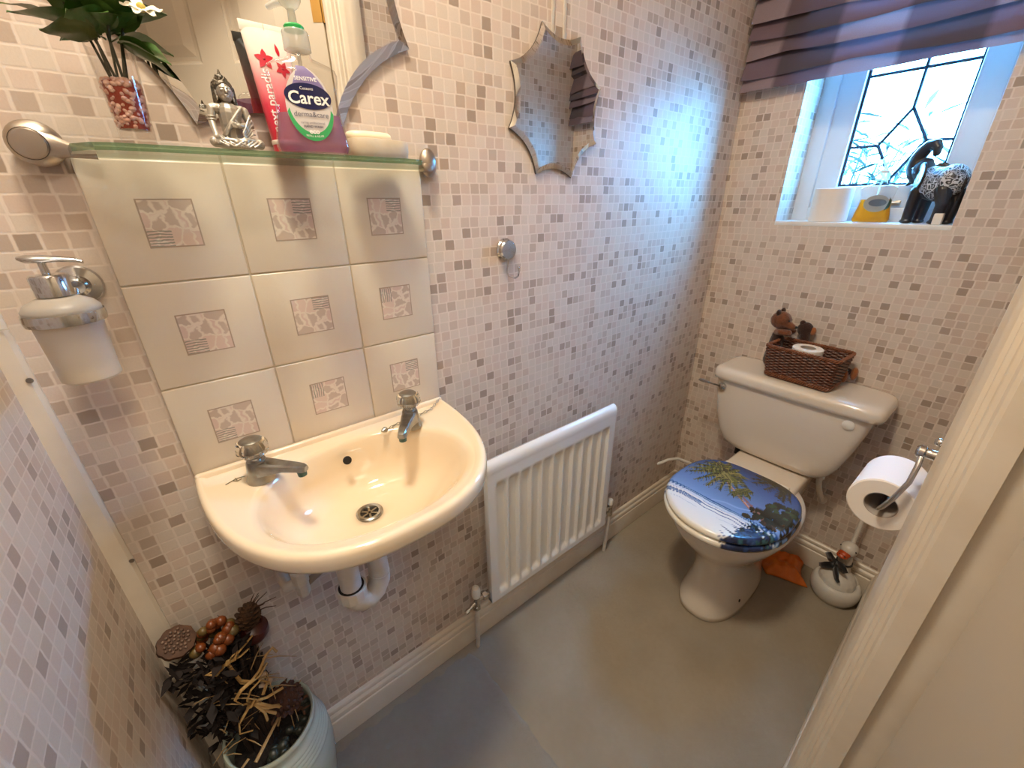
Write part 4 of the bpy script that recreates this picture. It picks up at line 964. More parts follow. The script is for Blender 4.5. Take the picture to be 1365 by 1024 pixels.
def lotion():
    t = thing('lotion_tube', 'pink and white upright lotion tube with red flowers beside the figurine', 'tube', (0.2320, -0.0350, SZ), R(2))
    H0, H1 = 0.020, 0.146
    def sec(z):
        k = (z - H0) / (H1 - H0); return 0.0185 + 0.0105 * k, 0.0165 * (1 - k) ** 0.8 + 0.0009
    def ring(z): w, d = sec(z); return superring(0, 0.0, w, d, z, 2.0, 36)
    g = NT('pink_fade_plastic'); z = g.sep(g.coord())[2]
    g.set(color=g.ramp(g.math('DIVIDE', z, 0.146), [(0.1, 'C4142F'), (0.42, 'D63A52'), (0.62, 'EE9498'), (0.80, 'F6DCD2'), (0.95, 'F4EBDC')]), rough=0.28, coat=0.3)
    obj('tube_body', MB().loft([ring(H0 + (H1 - H0) * i / 16) for i in range(17)]), g.m, t, angle=60)
    obj('crimped_end', MB().box((-0.0292, -0.0009, 0.140), (0.0292, 0.0009, 0.1515), 0.0004), pm('tube_white', 'F2E9DA', 0.35), t, 'white crimped end')
    obj('crimp_line', MB().box((-0.0015, -0.0013, 0.132), (-0.0005, 0.0002, 0.1512)), pm('tube_crease', 'D8CBB8', 0.5), t)
    c = obj('tube_cap', MB().lathe([(0.0172, 0), (0.0182, 0.001), (0.0182, 0.0165), (0, 0.0165)], seg=36), pm('tube_red_cap', 'C61A33', 0.3), t, 'red cap')
    obj('white_band', MB().lathe([(0.0186, 0.0160), (0.0190, 0.0170), (0.0190, 0.0205), (0.0184, 0.0212), (0, 0.0212)], seg=36), pm('tube_band', 'F3E6DA', 0.3), c)
    def front(x, z, off):
        w, d = sec(z); q = min(0.98, abs(x) / w); return -d * math.sqrt(1 - q * q) - off
    vs, fs = text('next paradis', 0.0165, 'LEFT', 0.0002)
    mb = MB(); out = []
    for a, b, _ in vs:
        X = -0.0130 - b * 0.9 + 0.006; Z = 0.030 + a * 0.88; out.append((X, front(X, Z, 0.0005), Z))
    mb.add(out, fs); obj('lettering', mb, pm('tube_white_print', 'F6E8E4', 0.4), t, 'white upright lettering', angle=80)
    red = pm('tube_flower_red', 'C4122C', 0.35); dk = pm('tube_flower_dark', '8E0C20', 0.4)
    def petal(cx, cz, a, L, w, m, par):
        o = []
        for i in range(13):
            q = i / 12; o.append((q * L, w * math.sin(PI * q ** 0.8)))
        o += [(x, -y) for x, y in o[-2:0:-1]]
        P = [(cx + x * math.cos(a) - y * math.sin(a), cz + x * math.sin(a) + y * math.cos(a)) for x, y in o]
        C = (sum(p[0] for p in P) / len(P), sum(p[1] for p in P) / len(P)); vs = [(C[0], front(C[0], C[1], 0.0006), C[1])] + [(x, front(x, z_, 0.0006), z_) for x, z_ in P]
        mb = MB().add(vs, [(0, 1 + (i + 1) % len(P), 1 + i) for i in range(len(P))])
        return obj('printed_petal', mb, m, par, angle=80)
    fl = obj('printed_flower', MB().ell((-0.009, front(-0.009, 0.112, 0.0004), 0.112), (0.0016, 0.0006, 0.0016), seg=8, rings=6), dk, t, 'red printed flower')
    for k in range(5): petal(-0.009, 0.112, R(90 + 72 * k), 0.0115, 0.0034, red, fl)
    fl = obj('printed_flower', MB().ell((0.011, front(0.011, 0.104, 0.0004), 0.104), (0.0014, 0.0006, 0.0014), seg=8, rings=6), dk, t, 'red printed flower')
    for k in range(5): petal(0.011, 0.104, R(60 + 72 * k), 0.0095, 0.0027, red, fl)
    petal(0.010, 0.118, R(100), 0.014, 0.0022, red, fl)
lotion()

t = thing('soap_dish', 'oblong beige soap dish at the right end of the shelf', 'dish', (0.352, -0.058, SZ), R(6))
M['dish'] = pm('beige_stoneware', 'D9CBB2', 0.45, var=(40, 'C9B697', 0.6))
mb = MB()
rr = lambda hx, hy, z: superring(0, 0, hx, hy, z, 4.0, 48)
mb.loft([rr(.040, .022, 0), rr(.0445, .0265, .002), rr(.0465, .029, .010), rr(.0470, .0295, .022), rr(.0455, .0285, .0270), rr(.043, .0265, .0275), rr(.041, .0245, .0245), rr(.039, .023, .0225)])
obj('dish_body', mb, M['dish'], t, angle=60)
sb = obj('soap_bar', MB().loft([superring(0, 0, a, b, z, 3.2, 40) for a, b, z in ((.028, .014, 0), (.0325, .0185, .002), (.034, .020, .007), (.033, .019, .012), (.029, .0155, .0145), (.020, .009, .0150))]), pm('cream_soap', 'EFE0BE', 0.4, sss=0.1), None, angle=60)
tag(sb, 'cream soap bar lying on the beige soap dish', 'soap'); sb.location = (0.341, -0.060, SZ + 0.0226); sb.rotation_euler = (0, 0, R(4))

# ---------------------------------------------------------------- things on the window sill
SILL = 1.1712
def roll_mesh(Rr, h, rc=0.0205):
    mb = MB().lathe([(rc, 0), (Rr - 0.002, 0), (Rr, 0.0015), (Rr, h - 0.0015), (Rr - 0.002, h), (rc, h), (rc - 0.0008, h), (rc - 0.0008, 0), (rc, 0)], seg=56)
    n = len(mb.v)
    return mb
def tissue(t, Rr, h, Mx=None):
    mb = MB(); n = 56
    prof = [(0.0205, 0), (Rr - 0.002, 0), (Rr, 0.0015), (Rr, h - 0.0015), (Rr - 0.002, h), (0.0205, h)]
    rings = [[(r * math.cos(2 * PI * i / n), r * math.sin(2 * PI * i / n), z) for i in range(n)] for r, z in prof]
    mb.loft(rings + [rings[0]], False, False, Mx=Mx); obj('tissue', mb, M['paperroll'], t, angle=30)
    mb = MB(); prof = [(0.0205, 0.0003), (0.0205, h - 0.0003), (0.0196, h - 0.0003), (0.0196, 0.0003)]
    rings = [[(r * math.cos(2 * PI * i / 32), r * math.sin(2 * PI * i / 32), z) for i in range(32)] for r, z in prof]
    mb.loft(rings + [rings[0]], False, False, Mx=Mx); obj('card_core', mb, M['core'], t)
t = thing('toilet_roll', 'white toilet roll standing at the left end of the window sill', 'toilet roll', (1.668, -0.302, SILL)); tissue(t, 0.0485, 0.092)
obj('loose_sheet', MB().grid(lambda u, v: (0.0490 * math.cos(R(215) + u * R(50)) * (1 + 0.02 * u), 0.0490 * math.sin(R(215) + u * R(50)) * (1 + 0.02 * u), 0.001 + 0.090 * v), 8, 2), M['paperroll'], t)
soap_bottle('small hand soap bottle with orange liquid on the window sill', (1.662, -0.408, SILL), R(-68), liquidmat('orange_soap', (0.85, 0.36, 0.05), 0.6), 0.060, False)
b = obj('trinket_box', MB().box((-0.011, -0.009, 0), (0.011, 0.009, 0.027), 0.002), M['white'], None)
tag(b, 'tiny pale box by the hind feet of the elephant ornament', 'box'); b.location = (1.622, -0.556, SILL)

def elephant():
    t = thing('elephant_ornament', 'dark carved elephant ornament with raised trunk on the window sill', 'ornament', (1.664, -0.524, SILL), R(-32))
    k = 0.00106; V = lambda *a: tuple(q * k for q in a)
    M['ebony'] = pm('dark_carved_wood', '191514', 0.32, coat=0.3)
    # nose points along +y
    b = MB().ell(V(0, -8, 88), V(32, 46, 37)).ell(V(0, -30, 94), V(31, 29, 36)).ell(V(0, 22, 98), V(26, 27, 30))
    for s_ in (-1, 1):
        b.cap(V(18 * s_, 27, 75), V(17 * s_, 30, 12), 14 * k, 11.5 * k).ell(V(17 * s_, 31, 5), V(13, 14.5, 5.5))
        b.cap(V(18 * s_, -34, 76), V(18 * s_, -44, 46), 17 * k, 12.5 * k).cap(V(18 * s_, -44, 46), V(17 * s_, -40, 11), 12 * k, 11 * k).ell(V(17 * s_, -38, 5), V(12.5, 14, 5.5))
    b.ell(V(0, 46, 124), V(21, 23, 25)).ell(V(0, 44, 140), V(14, 15, 12)).ell(V(0, 60, 114), V(15, 14, 15))
    tr = [V(0, 62, 116), V(0, 71, 130), V(0, 70, 150), V(0, 62, 166), V(0, 50, 178), V(0, 37, 180), V(0, 29, 172), V(0, 27, 160)]
    for p, q, r0, r1 in zip(tr, tr[1:], (18, 17, 16, 15, 13.5, 12, 10), (17, 16, 15, 13.5, 12, 10, 8)): b.cap(p, q, r0 * k, r1 * k)
    b.cap(V(0, 62, 100), V(0, 74, 92), 8 * k, 4 * k)
    b.tube([V(0, -55, 108), V(0, -61, 92), V(2, -60, 70), V(3, -57, 52)], [4 * k, 3 * k, 2.4 * k, 3.4 * k], 8)
    link('body', fused(b, 0.0016, 4, M['ebony'], 'body'), t)
    for s_ in (-1, 1):
        e = MB()
        def ear(u, v, s_=s_):
            a = R(-150) + R(300) * u; r = v
            return (s_ * (19 + 17 * v * (0.5 + 0.5 * math.cos(a))) * k, (40 - 32 * r * (0.45 + 0.55 * math.cos(a))) * k, (122 + 34 * r * math.sin(a) * (1.15 if math.sin(a) < 0 else 0.75) - 8 * v) * k)
        e.grid(ear, 20, 5)
        o = obj('ear', e, M['ebony'], t, angle=80); m = o.modifiers.new('thick', 'SOLIDIFY'); m.thickness = 0.0035
        obj('tusk', MB().tube([V(9 * s_, 66, 110), V(12 * s_, 80, 106), V(13.5 * s_, 92, 112), V(13 * s_, 99, 124)], [3 * k, 2.6 * k, 1.9 * k, 0.6 * k], 8), pm('ivory_white_%d' % (s_ + 1), 'D8DDDC', 0.3), t, 'white tusk')
        obj('eye', MB().ell(V(18.5 * s_, 56, 128), V(2.4, 2.4, 2.4), seg=8, rings=6), M['chrome'], t)
    m = NT('carved_blanket'); n = m.noise(26, 2, out=1)
    vm = m.new('ShaderNodeVectorMath', operation='MULTIPLY_ADD'); m.put(vm.inputs[0], n); vm.inputs[1].default_value = (0.07, 0.07, 0.07); m.put(vm.inputs[2], m.coord())
    st = m.new('ShaderNodeMapping'); st.inputs['Scale'].default_value = (1.0, 1.5, 0.75); m.put(st.inputs['Vector'], vm.outputs[0])
    w = m.new('ShaderNodeTexVoronoi', feature='DISTANCE_TO_EDGE'); w.inputs['Scale'].default_value = 62; m.put(w.inputs['Vector'], st.outputs[0])
    e1 = m.ramp(w.outputs['Distance'], [(0.05, (1, 1, 1)), (0.09, (0, 0, 0))])
    e2 = m.math('MULTIPLY', m.math('GREATER_THAN', w.outputs['Distance'], 0.20), m.math('LESS_THAN', w.outputs['Distance'], 0.27))
    f = m.math('MAXIMUM', e1, m.math('MULTIPLY', e2, 0.8))
    m.set(color=m.mix(f, lin('2A2A2E'), lin('D2D6DA')), rough=0.4); m.bump(f, 0.6, 0.002)
    c = MB().ell(V(0, -9, 90), V(35, 48, 38.5)).ell(V(0, -30, 96), V(34, 31, 37)).ell(V(0, 18, 100), V(29, 26, 31))
    me = fused(c, 0.0018, 3, m.m, 'saddle_cloth')
    bm = bmesh.new(); bm.from_mesh(me); bmesh.ops.delete(bm, geom=[v for v in bm.verts if v.co.z < 0.066 + 0.010 * math.sin(v.co.y * 130)], context='VERTS'); bm.to_mesh(me); bm.free()
    link('saddle_cloth', me, t)['label'] = 'white-scrolled carved saddle cloth'
elephant()
# ---------------------------------------------------------------- toilet
import numpy as np
TY = -0.395
def toilet():
    t = thing('toilet', 'cream close-coupled toilet with a beach-picture seat under the window', 'toilet', (1.40, TY, 0))
    ox = 1.40
    def oval(xf, xb, hy, z, n=2.3, seg=64): return superring((xf + xb) / 2 - ox, 0, (xb - xf) / 2, hy, z, n, seg)
    P = [(1.088, 1.475, .092, 0, 2.5), (1.083, 1.475, .096, .004, 2.5), (1.085, 1.475, .095, .022, 2.5), (1.100, 1.472, .087, .050, 2.4), (1.118, 1.465, .079, .105, 2.3), (1.122, 1.465, .080, .155, 2.3),
         (1.108, 1.465, .090, .205, 2.3), (1.074, 1.462, .112, .255, 2.25), (1.030, 1.458, .140, .305, 2.2), (1.000, 1.450, .159, .350, 2.2), (.988, 1.445, .168, .380, 2.2), (.987, 1.445, .169, .396, 2.2), (.992, 1.440, .164, .403, 2.2), (1.03, 1.40, .12, .403, 2.2), (1.05, 1.38, .10, .36, 2.2)]
    pan = obj('pan', MB().loft([oval(*p) for p in P]), M['wc'], t, angle=70)
    obj('pan_deck', MB().box((1.300 - ox, -0.108, 0.345), (1.560 - ox, 0.108, 0.4205), 0.010, 3), M['wc'], t)
    obj('soil_outlet', MB().tube([(0.06, 0, 0.20), (0.12, 0, 0.20), (0.16, 0, 0.17), (0.2045, 0, 0.16)], 0.052, 20), M['wc'], t)
    obj('floor_screw', MB().lathe([(0.005, 0), (0.005, 0.002), (0, 0.0025)], seg=12, Mx=AT((1.205 - ox, -0.0862, 0.052), (0, -1, 0.2))), M['black'], t, 'dark fixing screw')

    # picture printed on seat and lid: (x, y) in metres, x towards the cistern
    rng = np.random.default_rng(4)
    def paint(X, Y):
        C = np.zeros((len(X), 3))
        L = lambda h: np.array(lin(h)[:3])
        def mix(f, a, b): return a[None] * (1 - f[:, None]) + b[None] * f[:, None]
        f = np.clip((X - 1.09) / 0.22, 0, 1); C[:] = mix(f ** 0.7, L('7FA6DC'), L('24407E'))
        n = 0.0022 * np.sin(Y * 45) + 0.0008 * np.sin(Y * 133 + 1)
        sea = X < 1.0915; C[sea] = L('2F5A96')
        for a, b, h in ((1.084, 1.0868, '9CC0E0'), (1.070, 1.081, 'CFE0F0'), (0.0, 1.070, 'EDF2F2'), (1.060, 1.0635, '3F5F92'), (1.0475, 1.0505, '5A739E'), (1.030, 1.0315, 'B9C6CF')):
            k = (X + n * (0.6 if a > 1.06 else 1.3) > a) & (X + n * (0.6 if a > 1.06 else 1.3) < b); C[k] = L(h)
        k = X < 1.03; C[k] = mix(np.clip((1.03 - X[k]) / 0.07, 0, 1), L('EEF2F0'), L('F3EBDB'))
        wet = (X + n > 1.052) & (X + n < 1.060) & (Y > -0.36); C[wet] = L('7E97BE')
        cl = np.abs(X - (1.112 + (Y + 0.42) * -0.32 + 0.003 * np.sin(Y * 90))) < 0.0035; cl &= (Y < -0.37) & (Y > -0.47); C[cl] = L('8DB0E2')
        def stroke(pts, w0, w1, h, jag=0.0):
            pts = [np.array(p) for p in pts]; m = len(pts) - 1
            for i in range(m):
                a, b = pts[i], pts[i + 1]; d = b - a; l2 = d @ d + 1e-12
                tt = np.clip(((X - a[0]) * d[0] + (Y - a[1]) * d[1]) / l2, 0, 1)
                D = np.hypot(X - a[0] - tt * d[0], Y - a[1] - tt * d[1]); g = (i + tt) / m
                W_ = w0 + (w1 - w0) * g
                if jag: W_ = W_ * (1 + jag * np.sin((tt + i) * 45 + i))
                C[D < W_] = L(h)
        def blobs(n_, cx, cy, sx, sy, r, cols):
            for _ in range(n_):
                x, y = cx + rng.uniform(-sx, sx), cy + rng.uniform(-sy, sy); q = r * rng.uniform(0.5, 1.2)
                C[np.hypot((X - x) * rng.uniform(.8, 1.3), (Y - y) * rng.uniform(.8, 1.3)) < q] = L(cols[rng.integers(len(cols))])
        # trunks
        stroke([(1.215, -.352), (1.168, -.412), (1.134, -.461), (1.112, -.505), (1.100, -.535)], .0030, .0055, 'A47A70')
        stroke([(1.214, -.356), (1.167, -.416), (1.133, -.465)], .0010, .0016, 'D9A99A')
        stroke([(1.185, -.404), (1.150, -.456), (1.115, -.515)], .0022, .0042, '8E665E')
        def palm(cx, cy, tips, cols, w=.0115):
            for i, (x, y) in enumerate(tips):
                mx, my = (cx + x) / 2 + 0.016, (cy + y) / 2
                stroke([(cx, cy), (mx, my), (x, y)], w, .0015, cols[i % len(cols)], .35)
                stroke([(cx, cy), (mx + .001, my), (x, y)], .0016, .0006, cols[(i + 1) % len(cols)])
                for q in range(9):
                    g = 0.25 + 0.08 * q; bx = (1 - g) ** 2 * cx + 2 * g * (1 - g) * mx + g * g * x; by = (1 - g) ** 2 * cy + 2 * g * (1 - g) * my + g * g * y
                    for s_ in (-1, 1): stroke([(bx, by), (bx - .016, by + s_ * .009)], .0019, .0006, cols[(i + q) % len(cols)])
        palm(1.240, -.340, [(1.170, -.252), (1.195, -.245), (1.230, -.250), (1.142, -.291), (1.140, -.330), (1.150, -.365), (1.300, -.290), (1.318, -.318), (1.300, -.358), (1.270, -.395), (1.225, -.415), (1.190, -.405), (1.265, -.262), (1.285, -.275), (1.165, -.390)], ['3A4422', '6C6E3A', '565B30', '2E3A20', '8A8450'])
        palm(1.190, -.400, [(1.215, -.435), (1.185, -.440), (1.160, -.425), (1.155, -.400), (1.205, -.425)], ['4A5228', '77743F', '38401F'], .006)
        palm(1.320, -.478, [(1.262, -.412), (1.285, -.405), (1.310, -.405), (1.255, -.450), (1.245, -.490), (1.250, -.520), (1.290, -.540), (1.330, -.545), (1.345, -.430), (1.235, -.505)], ['22241C', '3C3A2A', '2A2C20', '4C4834'], .010)
        # shrubs on the right and the dark front corner
        blobs(70, 1.175, -.525, .045, .035, .010, ['1C2A22', '2A3A2C', '16201C', '3A4A34'])
        blobs(90, 1.125, -.510, .028, .05, .008, ['1C2420', '2C3C2E', '141A1A', '43352E'])
        for _ in range(60):
            x0, y0 = rng.uniform(1.00, 1.07), rng.uniform(-.57, -.500); stroke([(x0, y0), (x0 + rng.uniform(.005, .03), y0 + rng.uniform(.01, .05))], .0028, .0005, ['22345C', '1C4048', '2C4A7C', '16242C', '3F6A66'][rng.integers(5)])
        blobs(110, 1.012, -.520, .040, .040, .009, ['1E2E56', '27406C', '16202E', '2F5A5E', '3B5A8A'])
        for _ in range(40):
            y0 = rng.uniform(-.56, -.470); x0 = .972 + rng.uniform(-.02, .05); stroke([(x0, y0), (x0 + rng.uniform(.0, .02), y0 + rng.uniform(.015, .045))], .0030, .0006, ['22345C', '1B2A4C', '2C4A7C'][rng.integers(3)])
        blobs(40, .985, -.500, .03, .03, .008, ['1E2E56', '27406C', '182440'])
        return C
    pr = colattr('beach_print', 0.22, 0.5)
    def shape(s, z):
        out = []
        for i in range(200):
            a = 2 * PI * i / 200; c, q = math.cos(a), math.sin(a)
            n = 2.05 if c < 0 else 3.1; hx = 0.187 if c < 0 else 0.182
            c_, q_ = math.copysign(abs(c) ** (2 / n), c), math.copysign(abs(q) ** (2 / n), q)
            out.append((1.152 + (hx - s) * c_ - ox, (0.165 - s) * q_, z))
        return out
    def printed(name, rings, par, label):
        mb = MB().loft(rings, True, True); o = obj(name, mb, pr, par, label, angle=60)
        me = o.data; V = np.array([v.co[:] for v in me.vertices]); C = paint(V[:, 0] + ox, V[:, 1] + TY)
        ca = me.color_attributes.new('Col', 'FLOAT_COLOR', 'POINT')
        ca.data.foreach_set('color', np.concatenate([C, np.ones((len(C), 1))], 1).ravel()); return o
    printed('seat', [shape(.006, .4035), shape(.001, .405), shape(-.003, .410), shape(-.004, .416), shape(-.002, .4215), shape(.004, .4245), shape(.012, .4250)], t, 'seat edge printed with sand and dark shrubs')
    top = [(s, .4455 + .0035 * (1 - ((0.165 - s) / 0.165) ** 6)) for s in [.010 + .152 * i / 110 for i in range(111)]]
    printed('lid', [shape(.008, .4268), shape(.0015, .4285), shape(-.001, .4330), shape(.000, .4375), shape(.003, .4420), shape(.006, .4445)] + [shape(s, z) for s, z in top], t, 'lid printed with a palm beach picture')
    for s_ in (-1, 1):
        obj('seat_hinge', MB().cyl((1.337 - ox, s_ * .075 - .02, .4285), (1.337 - ox, s_ * .075 + .02, .4285), 0.0085, seg=16).cyl((1.337 - ox, s_ * .075, .4195), (1.337 - ox, s_ * .075, .4285), 0.007, seg=14), M['white'], t)
    # cistern
    def crr(x0, x1, y0, y1, z, n=7): return superring((x0 + x1) / 2 - ox, (y0 + y1) / 2 - TY, (x1 - x0) / 2, abs(y1 - y0) / 2, z, n, 96)
    B = [(1.500, 1.565, -.335, -.455, .4210, 3), (1.462, 1.588, -.275, -.505, .4225, 4), (1.450, 1.595, -.238, -.530, .431, 5), (1.443, 1.599, -.215, -.549, .452, 6), (1.438, 1.600, -.199, -.566, .490, 7), (1.434, 1.601, -.184, -.583, .550, 8), (1.432, 1.602, -.173, -.598, .620, 9), (1.431, 1.602, -.169, -.606, .674, 9)]
    c = obj('cistern', MB().loft([crr(*b[:5], b[5]) for b in B]), M['wc'], t, angle=60)
    Lr = [(1.4255, 1.6045, -.164, -.615, .6725), (1.4195, 1.6055, -.158, -.624, .6750), (1.4180, 1.6060, -.156, -.627, .6850), (1.4185, 1.6060, -.1565, -.6265, .6980), (1.4215, 1.6055, -.159, -.623, .7070), (1.428, 1.6035, -.165, -.616, .7130), (1.440, 1.600, -.176, -.603, .7156), (1.455, 1.590, -.19, -.585, .7160)]
    obj('cistern_lid', MB().loft([crr(*l, 8) for l in Lr]), M['wc'], t, angle=60)
    f = obj('flush_lever', MB().lathe([(.0125, 0), (.0130, .004), (.0112, .0095), (.006, .0125), (0, .013)], seg=28, Mx=AT((1.4335 - ox, -.199 - TY, .648), (-1, 0, 0))), M['chrome'], c, 'chrome flush lever')
    obj('lever_arm', MB().loft([[(1.4225 - ox + a * .0035, y - TY, .650 + b * h) for a, b in ((-1, -.6), (-1, .6), (0, 1), (1, .6), (1, -.6), (0, -1))] for y, h in ((-.195, .003), (-.170, .0028), (-.150, .004), (-.135, .0065), (-.124, .0055), (-.119, .003))]), M['chrome'], f)
    obj('cap_plug', MB().lathe([(.0150, 0), (.0150, .0030), (.0120, .0052), (0, .0060)], seg=28, Mx=AT((1.4333 - ox, -.556 - TY, .648), (-1, 0, 0))), M['white'], c, 'white round blanking cap')
    obj('coupling_bolt', MB().cyl((1.475 - ox, -.278 - TY, .398), (1.475 - ox, -.278 - TY, .424), .0085, seg=12), M['black'], t, 'dark coupling bolt')
    return t
toilet()
t = thing('filler_pipe', 'white flexible filler pipe under the right end of the cistern', 'pipe', (1.60, -0.535, 0.2455))
obj('hose', MB().tube([(-.060, .016, .1795), (-.060, .016, .135), (-.052, .010, .105), (-.030, .002, .065), (-.015, 0, .045), (.0065, 0, .040)], .0085, 12), M['white'], t)
for z in (.165, .150): obj('collar', MB().cyl((-.060, .016, z), (-.060, .016, z + .011), .0125, seg=8), M['white'], t)
obj('wall_elbow', MB().cyl((-.006, 0, .040), (.0065, 0, .040), .014, seg=18), M['white'], t)
w = obj('white_cable', MB().tube([(1.448, -.0005, .214), (1.452, -.014, .226), (1.480, -.026, .234), (1.530, -.040, .226), (1.570, -.075, .205), (1.592, -.140, .180), (1.600, -.230, .160), (1.604, -.300, .140), (1.6065, -.330, .13)], .0062, 10), M['white'])
tag(w, 'white pipe curving from the wall behind the toilet, above the skirting', 'pipe')

# ---------------------------------------------------------------- wicker basket, roll and teddy bears on the cistern
LZ = 0.7162
M['wicker'] = pm('dark_red_wicker', '6A3A26', 0.45, var=(70, '3E2015', 0.7), coat=0.15)
M['wicker2'] = pm('light_wicker', '8C5638', 0.45, var=(80, '5A3220', 0.6))
def basket():
    t = thing('wicker_basket', 'dark brown wicker basket holding a toilet roll on the cistern', 'basket', (1.503, -0.396, LZ), R(-3))
    def rrp(hx, hy, f, c=0.010):
        """point and outward normal at fraction f round a rounded rectangle"""
        A, B = hx - c, hy - c; q = PI * c / 2; Ls = [2 * B, q, 2 * A, q, 2 * B, q, 2 * A, q]; d = f * sum(Ls)
        P = [(hx, -B, 0), (A, B, 0), (A, hy, PI / 2), (-A, B, PI / 2), (-hx, B, PI), (-A, -B, PI), (-A, -hy, 1.5 * PI), (A, -B, 1.5 * PI)]
        for k, l in enumerate(Ls):
            if d <= l or k == 7: break
            d -= l
        x, y, th = P[k]
        if k % 2 == 0: return x - math.sin(th) * d, y + math.cos(th) * d, math.cos(th), math.sin(th)
        th += d / c; return x + c * math.cos(th), y + c * math.sin(th), math.cos(th), math.sin(th)
    def path(hx, hy, z, wave, ph, n=160, off=0.0):
        out = []
        for i in range(n):
            x, y, a, b = rrp(hx, hy, i / n); w = wave * math.sin(2 * PI * 20 * i / n + ph) + off
            out.append((x + a * w, y + b * w, z))
        return out
    H = 0.108; dim = lambda z: (0.049 + 0.014 * z / H, 0.086 + 0.012 * z / H)
    mb = MB(); nrow = 17
    for r in range(nrow):
        z = 0.020 + (0.094 - 0.020) * r / (nrow - 1); hx, hy = dim(z)
        mb.tube(path(hx, hy, z, 0.0026, PI * (r % 2)), 0.0024, 6, True)
    obj('weave', mb, M['wicker'], t, kind='stuff')
    mb = MB()
    for i in range(40):
        P = []
        for z in (0.004, 0.05, 0.100):
            hx, hy = dim(z); P.append(rrp(hx, hy, (i + .5) / 40)[:2] + (z,))
        mb.tube(P, 0.0016, 5)
    obj('stakes', mb, M['wicker'], t, kind='stuff')
    for nm, z, amp in (('bottom_braid', 0.011, .0052), ('top_braid', 0.101, .0040)):
        mb = MB(); hx, hy = dim(z)
        for ph in (0, 2 * PI / 3, 4 * PI / 3):
            pts = []
            base = path(hx, hy, z, 0, 0, 240)
            for i, (x, y, zz) in enumerate(base):
                q = 2 * PI * i / 240 * 26 + ph; _, _, na, nb = rrp(hx, hy, i / 240); k = amp * 0.6 * math.cos(q); pts.append((x + na * k, y + nb * k, zz + amp * math.sin(q)))
            mb.tube(pts, 0.0024, 6, True)
        obj(nm, mb, M['wicker2'], t)
    obj('base', MB().loft([[rrp(.047, .084, i / 40)[:2] + (z,) for i in range(40)] for z in (0.0002, 0.006)]), M['wicker'], t)
basket()
t = thing('toilet_roll', 'white toilet roll lying flat inside the wicker basket', 'toilet roll', (1.5035, -0.392, LZ + 0.0064))
tissue(t, 0.0405, 0.0985)

M['fur'] = pm('brown_plush', '7A4420', 0.95, var=(60, '4C2812', 0.7), bump=(260, 0.7, 0.003), sheen=0.4)
M['fur2'] = pm('dark_plush', '3A2018', 0.95, var=(60, '2A1610', 0.7), bump=(260, 0.7, 0.003), sheen=0.3)
M['fur3'] = pm('tan_plush', 'A05E2C', 0.95, var=(60, '7E4820', 0.6), bump=(260, 0.7, 0.003), sheen=0.4)
def bear(name, label, loc, rz, pose, sc=1.0):
    t = thing(name, label, 'soft toy', loc, rz, 'teddy bears around the basket')
    k = sc * 0.001; V = lambda *a: tuple(q * k for q in a)
    b = MB(); pose(b, V, k, t); return t
def bear_a(b, V, k, t):       # sits behind the left end, arms over the rim, looks to the right (-y)
    b.cap(V(0, 0, 24), V(0, -2, 88), 22 * k, 18 * k).ell(V(-3, -2, 100), V(15, 15, 12))
    for s_ in (-1, 1):
        b.cap(V(13 * s_, 0, 18), V(17 * s_, -4, 10), 10 * k, 10 * k)
    link('body', fused(b, .0022, 3, M['fur2'], 'body'), t)
    h = MB().ell(V(-6, -2, 146), V(25, 27, 25)).cap(V(-10, -16, 140), V(-14, -38, 133), 14 * k, 8.5 * k)
    link('head', fused(h, .0018, 3, M['fur'], 'head'), t)
    for s_, x in ((-1, -21), (1, 11)):
        obj('ear', MB().ell(V(x, 4, 169), V(10, 6, 9)), M['fur2'], t)
        obj('eye', MB().ell(V(-10 + s_ * 9, -26.5, 150), V(2.4, 2.2, 2.2), seg=10, rings=8), M['black'], t)
    obj('nose', MB().ell(V(-14.5, -46, 135), V(4.5, 3.5, 3.5), seg=10, rings=8), M['black'], t)
    for x in (-24, 8):
        a = MB().cap(V(x * .5, -2, 112), V(x * 1.0, -14, 116), 9.5 * k, 9 * k).cap(V(x * 1.0, -14, 116), V(x * 1.02, -33, 118), 9 * k, 9.5 * k)
        link('arm', fused(a, .002, 2, M['fur'], 'arm'), t)
def bear_b(b, V, k, t):       # lies behind the basket, feet out to the right
    b.cap(V(0, 30, 92), V(0, 0, 60), 15 * k, 15 * k).cap(V(0, 0, 60), V(0, -45, 30), 15 * k, 15 * k)
    for dx, dy, dz in ((-11, -96, 22), (1, -112, 34)):
        b.cap(V(dx * .5, -50, 26), V(dx, dy + 16, dz), 11 * k, 11 * k)
    link('body', fused(b, .0022, 3, M['fur2'], 'body'), t)
    h = MB().ell(V(-1, 36, 132), V(15, 22, 22)).cap(V(0, 34, 122), V(0, 30, 92), 14 * k, 15 * k)
    link('head', fused(h, .0018, 3, M['fur2'], 'head'), t)
    obj('ear', MB().ell(V(-3, 14, 130), V(7, 8, 13)), M['fur3'], t, 'tan ear')
    obj('ear', MB().ell(V(-3, 46, 150), V(6, 8, 8)), M['fur2'], t)
    for dx, dy, dz in ((-11, -94, 20), (0, -112, 32)): obj('foot', MB().ell(V(dx, dy, dz), V(11, 9, 19), Mx=None), M['fur3'], t, 'tan plush foot')
bear('teddy_bear', 'brown teddy bear leaning over the left rim of the basket', (1.548, -0.2870, LZ), 0, bear_a, 1.12)
bear('teddy_bear', 'dark teddy bear behind the basket with tan feet at its right', (1.5830, -0.388, LZ), 0, bear_b, 1.05)

